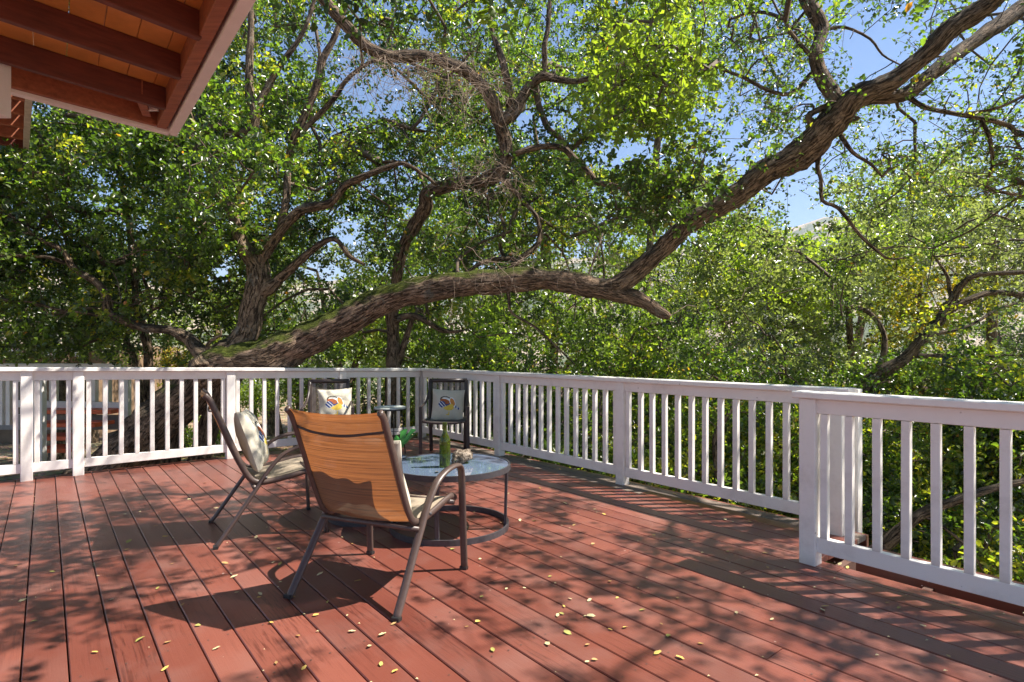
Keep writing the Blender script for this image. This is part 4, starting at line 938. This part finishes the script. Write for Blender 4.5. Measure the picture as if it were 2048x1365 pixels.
# overhead crown above the deck (casts the dappled shade)
def shade(px, py):
    k = np.full_like(px, .62)
    for cx, cy, rx, ry, v in [(150, 1120, 360, 150, 1.), (330, 980, 360, 70, 1.), (480, 1345, 480, 95, .0), (760, 1240, 330, 120, .04), (900, 1330, 300, 80, .08), (560, 1140, 150, 70, .1), (1180, 1270, 190, 110, .3), (1700, 1200, 280, 90, .2), (1500, 1330, 200, 60, .25),
                              (1050, 950, 260, 50, 1.), (1280, 1010, 160, 40, .15), (1400, 1090, 150, 50, .8), (60, 1240, 160, 60, .9), (900, 930, 140, 50, .2), (1950, 1320, 120, 50, .3), (1000, 1090, 130, 60, .2), (1650, 1000, 160, 60, .2)]:
        d = ((px - cx) / rx) ** 2 + ((py - cy) / ry) ** 2; k = np.where(d < 1.1, v, k)
    return k
def overhead(n):
    out = []
    while sum(map(len, out)) < n:
        k = 4000; q = np.stack([rng.uniform(-5, 9, k), rng.uniform(-1.5, 8.2, k), rng.uniform(3.0, 5.0, k)], 1)
        g = q - np.array(SUN)[None] / SUN.z * q[:, 2:3]; gpx, gpy = proj(g); px, py = proj(q)
        vis = (g[:, 1] > 1.6); sh = shade(gpx, gpy)
        for ox, oy in ((.4, 0), (-.4, 0), (0, .3), (0, -.3)):
            hx, hy = proj(g + np.array([ox, oy, 0])); s2 = shade(hx, hy); sh = np.where(s2 < .12, np.minimum(sh, s2 + .05), sh)
        kp = np.where(vis & (gpy < 1500), sh, .22)
        inframe = (q[:, 1] > .8) & (py > -30) & (px > -60) & (px < 2110)
        ok = (rng.random(k) < kp) & ~inframe & (q[:, 0] > -2.2); out.append(q[ok])
    return np.concatenate(out)[:n]
tO = overhead(860)
dA = T1.grow(tA, sides=5); dO = T1.grow(tO, seglen=.6, sides=4, rk=.0028, cap=.03)
T1.leaves(tA, dA, nsp=9, nl=13, size=.053, L=.38, spread=.30, tone_c=.48, tone_v=.24, thin_twigs=True)
T1.leaves(tO, dO, nsp=9, nl=11, size=.052, L=.34, spread=.26, tone_c=.5, filt=False)
tJ = sample_view(230, 1380, 2150, -60, 420, 5.6, 7.2, lambda px, py: 1. + 0 * px, soft=.35); dJ = T1.grow(tJ, seglen=.3, wig=.3, sides=4, rmin=.0045, rk=.0046)
T1.leaves(tJ, dJ, nsp=6, nl=6, size=.042, L=.34, spread=.34, tone_c=.55, tone_v=.2, thin_twigs=True)
tG = sample_view(44, 1170, 1425, -40, 270, 4.6, 5.6, lambda px, py: np.ones_like(px) * 1.0, soft=.3); dG = T1.grow(tG, sides=4)
T1.leaves(tG, dG, nsp=6, nl=9, size=.062, L=.36, spread=.26, tone_c=.7, mat=M_LEAFB, thin_twigs=True)
tH = sample_view(26, 1220, 1520, 285, 430, 5.5, 6.0, lambda px, py: 1. * (np.abs(py - (470 - (px - 1000) * .30)) < 60), soft=.2); dH = T1.grow(tH, sides=4)
T1.leaves(tH, dH, nsp=7, nl=12, size=.058, L=.34, spread=.32, tone_c=.45, thin_twigs=True)
tI = sample_view(26, 350, 560, 240, 420, 5.6, 6.6, lambda px, py: 1. + 0 * px, soft=.3); dI = T1.grow(tI, sides=4)
T1.leaves(tI, dI, nsp=6, nl=12, size=.058, L=.34, spread=.3, tone_c=.5)
T1.finish()

# ---- second oak
T2 = Tree('oak_tree', 'slimmer oak with a bare trunk behind the corner railing, curving up over the limb', 'tree', P(787, 880, 9.0), M_BARKM)
T2.limb([(780, 990, 8.4, 44), (783, 860, 8.35, 36), (787, 736, 8.3, 31), (787, 673, 8.3, 26), (784, 630, 8.2, 26), (790, 585, 8.1, 24), (795, 548, 8.0, 23), (803, 501, 7.9, 25), (823, 462, 7.8, 27), (850, 415, 7.7, 29), (855, 388, 7.6, 28), (906, 369, 7.5, 27), (974, 362, 7.4, 26), (1008, 335, 7.4, 27), (1012, 290, 7.4, 27), (997, 239, 7.3, 30), (981, 195, 7.2, 28), (954, 161, 7.2, 26), (913, 133, 7.1, 26), (844, 113, 7.1, 25), (776, 113, 7, 24), (728, 89, 6.9, 24), (690, 48, 6.8, 24), (650, 3, 6.7, 24), (600, -60, 6.6, 22), (560, -140, 6.5, 20)], 'trunk', sides=20, amp=.11, fr=8, n=6, mat=M_BARK)
for q in ([(1000, 250, 7.3, 26), (1032, 219, 7.3, 27), (1056, 178, 7.3, 22), (1083, 154, 7.2, 18), (1123, 160, 7.2, 14), (1154, 163, 7.1, 12), (1200, 150, 7, 9), (1260, 120, 7, 7)],
          [(1022, 215, 7.3, 20), (1015, 164, 7.2, 16), (1002, 113, 7.2, 14), (988, 75, 7.2, 11), (980, 30, 7.2, 9), (985, -30, 7.2, 8)],
          [(1075, 165, 7.3, 14), (1089, 135, 7.3, 12), (1089, 92, 7.2, 12), (1095, 62, 7.2, 10), (1100, 0, 7.2, 9), (1110, -60, 7.2, 8)],
          [(1010, 315, 7.4, 16), (1031, 308, 7.3, 14), (1077, 295, 7.3, 14), (1123, 295, 7.2, 15), (1148, 317, 7.2, 14), (1175, 342, 7.1, 14), (1197, 366, 7.1, 14), (1240, 375, 7, 12), (1265, 403, 7, 10), (1290, 430, 7, 8), (1310, 470, 7, 6)],
          [(1000, 350, 7.4, 14), (1032, 386, 7.4, 10), (1063, 420, 7.3, 10), (1077, 443, 7.3, 11), (1077, 486, 7.2, 12), (1037, 521, 7.1, 12), (1014, 548, 7.0, 9)],
          [(1030, 522, 7.1, 9), (1022, 517, 7.1, 10), (979, 521, 7.0, 11), (952, 533, 6.9, 10), (925, 552, 6.85, 8)],
          [(1010, 520, 7.1, 8), (1000, 490, 7.2, 9), (1010, 460, 7.2, 8), (1000, 430, 7.3, 6)],
          [(789, 640, 8.2, 18), (812, 633, 8.1, 14), (834, 634, 8.1, 15), (858, 646, 8, 12), (881, 660, 8, 11), (905, 664, 8, 8), (924, 662, 8, 6)],
          [(825, 636, 8.1, 10), (819, 655, 8.15, 12), (808, 690, 8.2, 15), (797, 725, 8.3, 16), (790, 760, 8.3, 16)],
          [(855, 390, 7.6, 10), (840, 350, 7.6, 8), (835, 340, 7.6, 8), (800, 325, 7.6, 7), (760, 325, 7.6, 6)]):
    T2.limb(q, 'limb', sides=14 if q[1][3] > 18 else 8, amp=.10, fr=8, n=5 if q[1][3] > 12 else 3, mat=M_BARK)
dens2 = lambda px, py: np.where((py > 430), .55, 1.) * np.where(px > 1330, .25, 1.) * np.where(px < 600, .7, 1.)
tB = sample_view(460, 480, 1560, -60, 700, 8.0, 11.5, dens2)
dB = T2.grow(tB, sides=4); T2.leaves(tB, dB, nsp=9, nl=13, size=.060, L=.44, spread=.34, tone_c=.62, tone_v=.3); T2.finish()

# ---- dense tree on the left
T3 = Tree('oak_tree', 'slim spotted double stemmed oak at the left with dense dark foliage under the balcony', 'tree', P(290, 940, 9.2), M_BARK)
T3.limb([(300, 1000, 9.2, 24), (297, 735, 9.2, 19), (290, 673, 9.2, 17), (273, 612, 9.2, 15), (270, 564, 9.2, 14), (262, 480, 9.2, 13), (250, 400, 9.2, 11), (225, 300, 9.2, 9)], 'trunk', sides=10, n=5)
T3.limb([(295, 900, 9.1, 14), (273, 735, 9, 12), (256, 690, 9, 11), (254, 670, 9, 10), (270, 656, 9, 10), (290, 635, 9, 8), (308, 619, 9, 7), (359, 601, 9, 6), (434, 560, 9, 5), (485, 550, 9, 4)], 'limb', sides=8, n=4)
T3.limb([(305, 620, 9, 8), (290, 564, 9, 7), (270, 530, 9, 5), (250, 500, 9, 4)], 'limb', sides=8, n=4)
dl3 = lambda px, py: np.where(px < 380, 1., .5) * np.where(py > 560, .45, 1.) * np.where(py < 200, .6, 1)
tC = sample_view(900, -260, 600, 120, 700, 6.6, 11, dl3)
dC = T3.grow(tC, sides=4); T3.leaves(tC, dC, nsp=9, nl=13, size=.062, L=.42, spread=.34, tone_c=.48, tone_v=.28); T3.finish()

# ---- right hand oak
T4 = Tree('oak_tree', 'oak leaning to the right beyond the near railing with forked limbs reaching the right edge', 'tree', P(1515, 1100, 9.5), M_BARK)
T4.limb([(1505, 1250, 9.5, 36), (1515, 1100, 9.5, 34), (1520, 1010, 9.5, 30), (1528, 930, 9.5, 26), (1567, 884, 9.5, 22), (1603, 865, 9.5, 22), (1660, 830, 9.4, 24), (1725, 779, 9.3, 28), (1759, 748, 9.2, 27), (1810, 717, 9.1, 25), (1844, 680, 9, 23), (1882, 636, 9, 22), (1902, 605, 9, 18), (1923, 571, 8.9, 13), (1957, 550, 8.8, 11), (2048, 545, 8.7, 9), (2130, 530, 8.6, 8)], 'trunk', sides=14, amp=.12, fr=6, n=5)
for q in ([(1890, 625, 9, 18), (1936, 601, 8.9, 14), (1981, 586, 8.9, 12), (2048, 590, 8.8, 11), (2130, 600, 8.8, 9)],
          [(1750, 752, 9.2, 14), (1764, 720, 9.2, 12), (1769, 694, 9.2, 12), (1766, 663, 9.2, 11), (1742, 629, 9.2, 10), (1708, 615, 9.2, 8), (1664, 612, 9.2, 6)],
          [(1820, 712, 9.1, 12), (1870, 712, 9, 9), (1929, 711, 9, 8), (2048, 712, 9, 7), (2120, 700, 9, 6)],
          [(1905, 600, 9, 9), (1899, 581, 9, 8), (1895, 554, 9, 7), (1878, 527, 9, 5), (1860, 500, 9, 4)],
          [(1860, 670, 9.2, 10), (1936, 653, 9.3, 7), (1998, 618, 9.4, 6), (2060, 600, 9.5, 5)],
          [(1528, 930, 9.5, 16), (1500, 880, 9.5, 12), (1480, 830, 9.6, 9), (1470, 780, 9.7, 7)]):
    T4.limb(q, 'limb', sides=8, amp=.1, fr=7, n=4)
T4.limb([(1640, 1230, 5.6, 40), (1700, 1165, 5.5, 36), (1774, 1087, 5.4, 30), (1842, 1030, 5.3, 24), (1923, 998, 5.2, 19), (1983, 978, 5.2, 16), (2060, 960, 5.2, 13), (2150, 930, 5.2, 10)], 'limb', sides=10, amp=.12, n=4)
T4.limb([(1842, 1030, 5.3, 10), (1880, 1050, 5.2, 8), (1940, 1100, 5.1, 6), (1975, 1160, 5.1, 5)], 'limb', sides=8, n=4)
tD = sample_view(440, 1330, 2300, 330, 900, 7.6, 11.5, lambda px, py: np.where((px < 1700) & (py < 760), .45, 1.) * np.where(py < 400, .45, 1.) * np.where((px > 1750) & (py > 500) & (py < 720), .12, 1.), soft=1.)
dD = T4.grow(tD, sides=4); T4.leaves(tD, dD, nsp=8, nl=12, size=.062, L=.42, spread=.34, tone_c=.6, tone_v=.32, mat=M_LEAFG); T4.finish()

def simple_tree(label, px, py, D, rx, rz, n, size, tone, mat, name='oak_tree', group='trees on the slope beyond the deck', nsp=8, nl=11, cat='tree', spread=.36, ybase=None, use_hole=1.):
    c = np.array(P(px, py, D)); gz = float(ground_z(np.array([c[0]]), np.array([c[1]]))[0]); gz = min(gz, c[2] - rz * 1.0)
    t = Tree(name, label, cat, (c[0], c[1], gz), M_BARK, group)
    lean = rng.normal(0, .25, 2) * rx
    pts = [(c[0] + lean[0], c[1] + lean[1], gz - .2), (c[0] + lean[0] * .6, c[1] + lean[1] * .6, gz + (c[2] - gz) * .4), (c[0] + lean[0] * .1, c[1], c[2] - rz * .3), (c[0] - lean[0] * .3, c[1], c[2] + rz * .4)]
    r0 = .05 + .028 * rx * (1 if cat == 'tree' else .4); t.limb_w(pts, [r0 * 1.3, r0, r0 * .7, r0 * .25], 'trunk', sides=8, amp=.12, fr=3, n=4)
    out = []
    while sum(map(len, out)) < n:
        d = nrm(rng.normal(0, 1, (n * 3, 3))); rr = rng.random((n * 3, 1)) ** .4; q = c + d * rr * np.array([rx, rx, rz])
        ppx, ppy = proj(q); kp = keepmap(ppx, ppy) ** use_hole * (.06 + .94 * np.array([(mnoise.noise(Vector((a * .8).tolist())) + .5 * mnoise.noise(Vector((a * 1.8).tolist()))) > -.03 for a in q]))
        ok = (rng.random(len(q)) < kp) & ~in_deck(q, .35); out.append(q[ok]); 
    tt = np.concatenate(out)[:n]; dd = t.grow(tt, seglen=.6, sides=3, rk=.0075)
    t.leaves(tt, dd, nsp=nsp, nl=nl, size=size, L=size * 7, spread=spread, tone_c=tone, tone_v=.30, mat=mat, quads=1 if D > 10.5 else 2, filt=D < 9.5)
    t.finish(); return t
TY = Tree('young_oak', 'slender young oak stem seen through the balusters right of the middle railing post', 'tree', P(1450, 1180, 6.6), M_BARK)
TY.limb([(1455, 1200, 6.6, 20), (1448, 1020, 6.6, 15), (1433, 935, 6.6, 13), (1430, 888, 6.6, 13), (1437, 859, 6.6, 12), (1466, 816, 6.6, 9), (1500, 770, 6.7, 6)], 'trunk', sides=8, n=4)
tY = sample_view(26, 1380, 1560, 690, 840, 6.5, 7.4); dY = TY.grow(tY); TY.leaves(tY, dY, nsp=6, nl=11, size=.055, spread=.28, tone_c=.6); TY.finish()
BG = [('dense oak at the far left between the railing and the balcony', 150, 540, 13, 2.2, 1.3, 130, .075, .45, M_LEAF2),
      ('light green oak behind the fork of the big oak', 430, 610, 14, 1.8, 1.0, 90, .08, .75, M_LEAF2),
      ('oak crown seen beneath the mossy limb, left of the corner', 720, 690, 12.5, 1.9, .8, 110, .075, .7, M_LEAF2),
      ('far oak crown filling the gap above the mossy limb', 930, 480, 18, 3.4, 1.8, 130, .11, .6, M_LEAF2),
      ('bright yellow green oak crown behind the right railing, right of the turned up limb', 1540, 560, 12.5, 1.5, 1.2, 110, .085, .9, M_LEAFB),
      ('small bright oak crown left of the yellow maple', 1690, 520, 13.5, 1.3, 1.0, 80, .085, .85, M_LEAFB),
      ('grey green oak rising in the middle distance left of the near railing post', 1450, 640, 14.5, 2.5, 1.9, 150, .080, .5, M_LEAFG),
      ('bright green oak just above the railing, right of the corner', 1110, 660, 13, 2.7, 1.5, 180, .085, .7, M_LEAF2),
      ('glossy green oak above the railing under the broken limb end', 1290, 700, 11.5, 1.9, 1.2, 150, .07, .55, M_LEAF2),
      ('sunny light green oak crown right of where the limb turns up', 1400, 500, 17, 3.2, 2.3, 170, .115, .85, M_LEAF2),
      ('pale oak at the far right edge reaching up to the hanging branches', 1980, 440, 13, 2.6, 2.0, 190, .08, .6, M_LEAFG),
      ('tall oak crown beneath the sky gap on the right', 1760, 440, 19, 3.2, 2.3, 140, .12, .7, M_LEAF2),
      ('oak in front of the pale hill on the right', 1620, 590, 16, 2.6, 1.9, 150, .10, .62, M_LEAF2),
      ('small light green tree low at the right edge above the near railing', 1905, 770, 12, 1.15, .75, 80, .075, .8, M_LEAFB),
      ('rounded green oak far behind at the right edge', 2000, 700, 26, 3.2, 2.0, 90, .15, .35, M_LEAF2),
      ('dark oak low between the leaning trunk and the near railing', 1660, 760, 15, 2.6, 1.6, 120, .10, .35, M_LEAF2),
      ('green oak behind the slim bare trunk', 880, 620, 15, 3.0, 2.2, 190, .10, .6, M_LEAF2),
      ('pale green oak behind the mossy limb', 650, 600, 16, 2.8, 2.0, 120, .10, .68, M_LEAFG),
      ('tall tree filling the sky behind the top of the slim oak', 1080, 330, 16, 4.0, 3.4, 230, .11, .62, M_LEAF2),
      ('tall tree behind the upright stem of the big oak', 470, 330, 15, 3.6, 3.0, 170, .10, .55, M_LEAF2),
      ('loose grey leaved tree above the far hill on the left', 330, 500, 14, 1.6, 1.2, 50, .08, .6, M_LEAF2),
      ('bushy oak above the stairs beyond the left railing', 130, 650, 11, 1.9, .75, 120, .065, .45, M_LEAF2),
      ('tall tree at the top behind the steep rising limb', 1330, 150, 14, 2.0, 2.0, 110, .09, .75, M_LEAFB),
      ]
for b in BG: simple_tree(b[0], *b[1:])
simple_tree('maple with yellow and orange autumn leaves among the green trees on the right', 1840, 600, 12.0, 1.25, 1.2, 64, .08, .42, M_LEAFY, name='maple_tree', group=None)
simple_tree('small yellowing maple just above the railing near the middle', 1235, 700, 15, .8, .8, 36, .09, .42, M_LEAFY, name='maple_tree', group=None)
simple_tree('low autumn coloured bush between the big trunk and the left railing', 360, 715, 11, .7, .3, 26, .06, .35, M_LEAFY, name='maple_tree', group=None)
SH = [(905, 830, 9.6, 1.0, .9), (1010, 860, 9.0, 1.0, 1.0), (1110, 860, 8.8, 1.1, 1.1), (1210, 900, 8.2, 1.1, 1.1), (1330, 880, 8.8, 1.2, 1.2), (1440, 960, 8.0, 1.2, 1.2), (1560, 980, 7.4, 1.1, 1.3), (1640, 900, 8.6, 1.3, 1.3), (1780, 950, 7.6, 1.2, 1.3), (1930, 900, 7.0, 1.1, 1.2), (2040, 1000, 6.2, 1.0, 1.3),
      (1760, 1130, 6.0, 1.0, .9), (1930, 1180, 5.4, .9, .9), (1350, 1000, 6.9, .8, .7), (1120, 940, 7.6, .9, .6), (1500, 820, 10.5, 1.5, 1.2), (1250, 790, 11, 1.6, 1.2), (960, 780, 11, 1.5, 1.1), (1850, 830, 9.5, 1.4, 1.0), (2080, 830, 9, 1.4, 1.2)]
WH = ['beside the corner post', 'behind the deck corner railing', 'right of the corner armchair, beyond the railing', 'left of the middle railing post', 'right of the middle railing post', 'behind the middle of the right railing', 'at the right end of the far railing', 'behind the stair gap',
      'behind the first balusters of the near railing', 'behind the middle of the near railing', 'at the right edge behind the near railing', 'low under the near railing', 'lowest at the bottom right corner beyond the deck', 'low under the far railing, right of the middle post', 'low under the far railing, left of the middle post',
      'above the railing left of the near post', 'above the railing near the middle of the photo', 'above the corner of the railing', 'above the near railing cap', 'at the right edge above the near railing']
for (px, py, D, rx, rz), wh in zip(SH, WH):
    simple_tree('dense glossy green shrub ' + wh, px, py, D, rx, rz, int(75 * rx * rz) + 30, .058, float(rng.uniform(.45, .85)), M_LEAF, name='shrub', group='shrubs below the deck edge', cat='shrub', spread=.36, nsp=8, nl=12)
for (px, py, D, rx, rz, w) in ((505, 800, 11.5, .35, .3, 'left of the armchairs'), (600, 770, 11, .5, .3, 'behind the left armchair'), (690, 830, 9.6, .9, .8, 'between the two armchairs'), (420, 880, 11, .45, .35, 'beside the oak stems'), (810, 830, 9.6, .8, .8, 'behind the small side table')):
    simple_tree('loose sunlit green shrub beyond the left railing ' + w, px, py, D, rx, rz, int(60 * rx * rz) + 12, .06, .6, M_LEAFB if px < 650 else M_LEAF, name='shrub', group='shrubs beyond the left railing', cat='shrub', spread=.3)

# willow-ish far woods on the slope
k = 240; ra = rng.uniform(26, 170, k) ; an = rng.uniform(-.95, .95, k); cx, cy = ra * np.sin(an), ra * np.cos(an); cz = ground_z(cx, cy)
rr = rng.uniform(1.2, 2.8, k) * (1 + ra / 160); m = 330
pos = np.repeat(np.stack([cx, cy, cz + rr * .5], 1), m, 0) + nrm(rng.normal(0, 1, (k * m, 3))) * (np.repeat(rr, m) * rng.uniform(.6, 1.08, k * m))[:, None]
n_ = len(pos); ld = nrm(rng.normal(0, 1, (n_, 3))); nn = rng.normal(0, .6, (n_, 3)) + nrm(pos - np.repeat(np.stack([cx, cy, cz], 1), m, 0)); nn = nrm(nn - ld * (nn * ld).sum(1, keepdims=True))
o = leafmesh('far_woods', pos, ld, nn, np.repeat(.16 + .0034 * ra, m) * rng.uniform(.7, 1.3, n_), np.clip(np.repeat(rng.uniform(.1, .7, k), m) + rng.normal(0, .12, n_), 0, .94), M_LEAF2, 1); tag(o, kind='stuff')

# hanging dead twigs tangled on the slim oak
dt = empty('dead_twigs', P(940, 150, 6.9)); tag(dt, 'tangle of pale dry twigs hanging from the upper limbs of the slim oak', 'twigs'); db = np.array(dt.location)
def deadtwig(px, py, D, L, spread, down=.9, n=7, r=.0036):
    p = np.array(P(px, py, D)); d = nrm(rng.normal(0, 1, 3) * np.array([1, .6, .5]) * spread + np.array([0, 0, -down])); pts = [p - db]
    for i in range(n): d = nrm(d + rng.normal(0, .33, 3)); p = p + d * L / n; pts.append(p - db)
    mb = MB(); mb.tube(pts, list(np.linspace(r, r * .35, n + 1)), 4, caps=False)
    for _ in range(3):
        j = rng.integers(1, n); q = pts[j].copy(); e = nrm(rng.normal(0, 1, 3)); br = [q]
        for i in range(4): e = nrm(e + rng.normal(0, .35, 3)); q = q + e * L * .09; br.append(q)
        mb.tube(br, list(np.linspace(r * .55, r * .2, 5)), 3, caps=False)
    return mb.build('twig', M_DEAD, dt, True)
for i in range(230):
    a = rng.random()
    if a < .5: x = rng.uniform(700, 1010); y = 118 + .0011 * (x - 800) ** 2 + rng.uniform(-20, 30); deadtwig(x, y, rng.uniform(5.6, 6.6), rng.uniform(.35, .9), .9, .5)
    elif a < .8: deadtwig(rng.uniform(900, 1040), rng.uniform(320, 380), rng.uniform(6.8, 7.2), rng.uniform(.3, .7), 1.2, .3)
    else: deadtwig(rng.uniform(880, 1250), rng.uniform(420, 560), rng.uniform(6.3, 6.6), rng.uniform(.3, .8), .8, .8)

# close leafy sprig hanging into the top of the view
def sprig(px, py, D, n, s, label, seed):
    r_ = np.random.default_rng(seed); root = empty('leafy_sprig', P(px, py, D)); tag(root, label, 'branch', None)
    top = np.array([.05, .1, .55]); mb = MB(); pts = [top, top * .66 + np.array([.03, 0, 0]), top * .33, np.zeros(3)]; mb.tube(pts, [.006, .005, .004, .002], 6); mb.build('twig', M_TWIG, root, True)
    for k in range(n):
        f = k / n; p = top * f * .55; d = nrm(r_.normal(0, 1, 3) * np.array([1, .6, .55]) - np.array([0, 0, .25])); d2 = nrm(np.cross(d, r_.normal(0, 1, 3))); d3 = np.cross(d, d2)
        sz = s * r_.uniform(.7, 1.15); vs = []; L_ = 9
        for i in range(L_ + 1):
            t = i / L_; w = .27 * math.sin(math.pi * min(1, t * .93 + .04)) ** .7; c = p + d * sz * t - d3 * .12 * sz * t * t
            vs += [c - d2 * w * sz + d3 * .06 * sz, c, c + d2 * w * sz + d3 * .06 * sz]
        fs = []
        for i in range(L_): b = i * 3; fs += [(b, b + 1, b + 4, b + 3), (b + 1, b + 2, b + 5, b + 4)]
        me = bpy.data.meshes.new('leaf'); me.from_pydata([tuple(v) for v in vs], [], fs); me.polygons.foreach_set('use_smooth', [True] * len(fs))
        at = me.attributes.new('tone', 'FLOAT', 'FACE'); at.data.foreach_set('value', [float(r_.uniform(.3, .9)) if r_.random() > .14 else .98] * len(fs)); me.materials.append(M_LEAFB)
        o = bpy.data.objects.new('leaf', me); COL.objects.link(o); o.parent = root
sprig(975, 45, 3.4, 20, .085, 'close sprig of large bright green leaves hanging at the top centre', 5)
sprig(1330, 40, 3.8, 24, .075, 'close sprig of bright leaves at the top right of centre against the sky', 6)
sprig(1240, 105, 4.2, 16, .075, 'small close leafy sprig of darker leaves left of the bright one near the top', 8)
sprig(1400, 130, 4.2, 18, .07, 'lowest close sprig of backlit leaves hanging right of the bright sprig', 9)
print('leaves', NLEAF)

# ------------------------------------------------------------------ haze
mb = MB(); mb.box((-2700, -2700, -400), (2700, 2700, 260)); hz = mb.build('haze', newmat('air_haze')[0]); tag(hz, kind='stuff')
nt = hz.data.materials[0].node_tree; pv = nt.nodes.new('ShaderNodeVolumePrincipled'); pv.inputs['Density'].default_value = .00045; pv.inputs['Color'].default_value = (.86, .92, 1, 1); pv.inputs['Anisotropy'].default_value = .2
nt.links.new(pv.outputs[0], [n for n in nt.nodes if n.type == 'OUTPUT_MATERIAL'][0].inputs['Volume'])


#@@HAZE@@
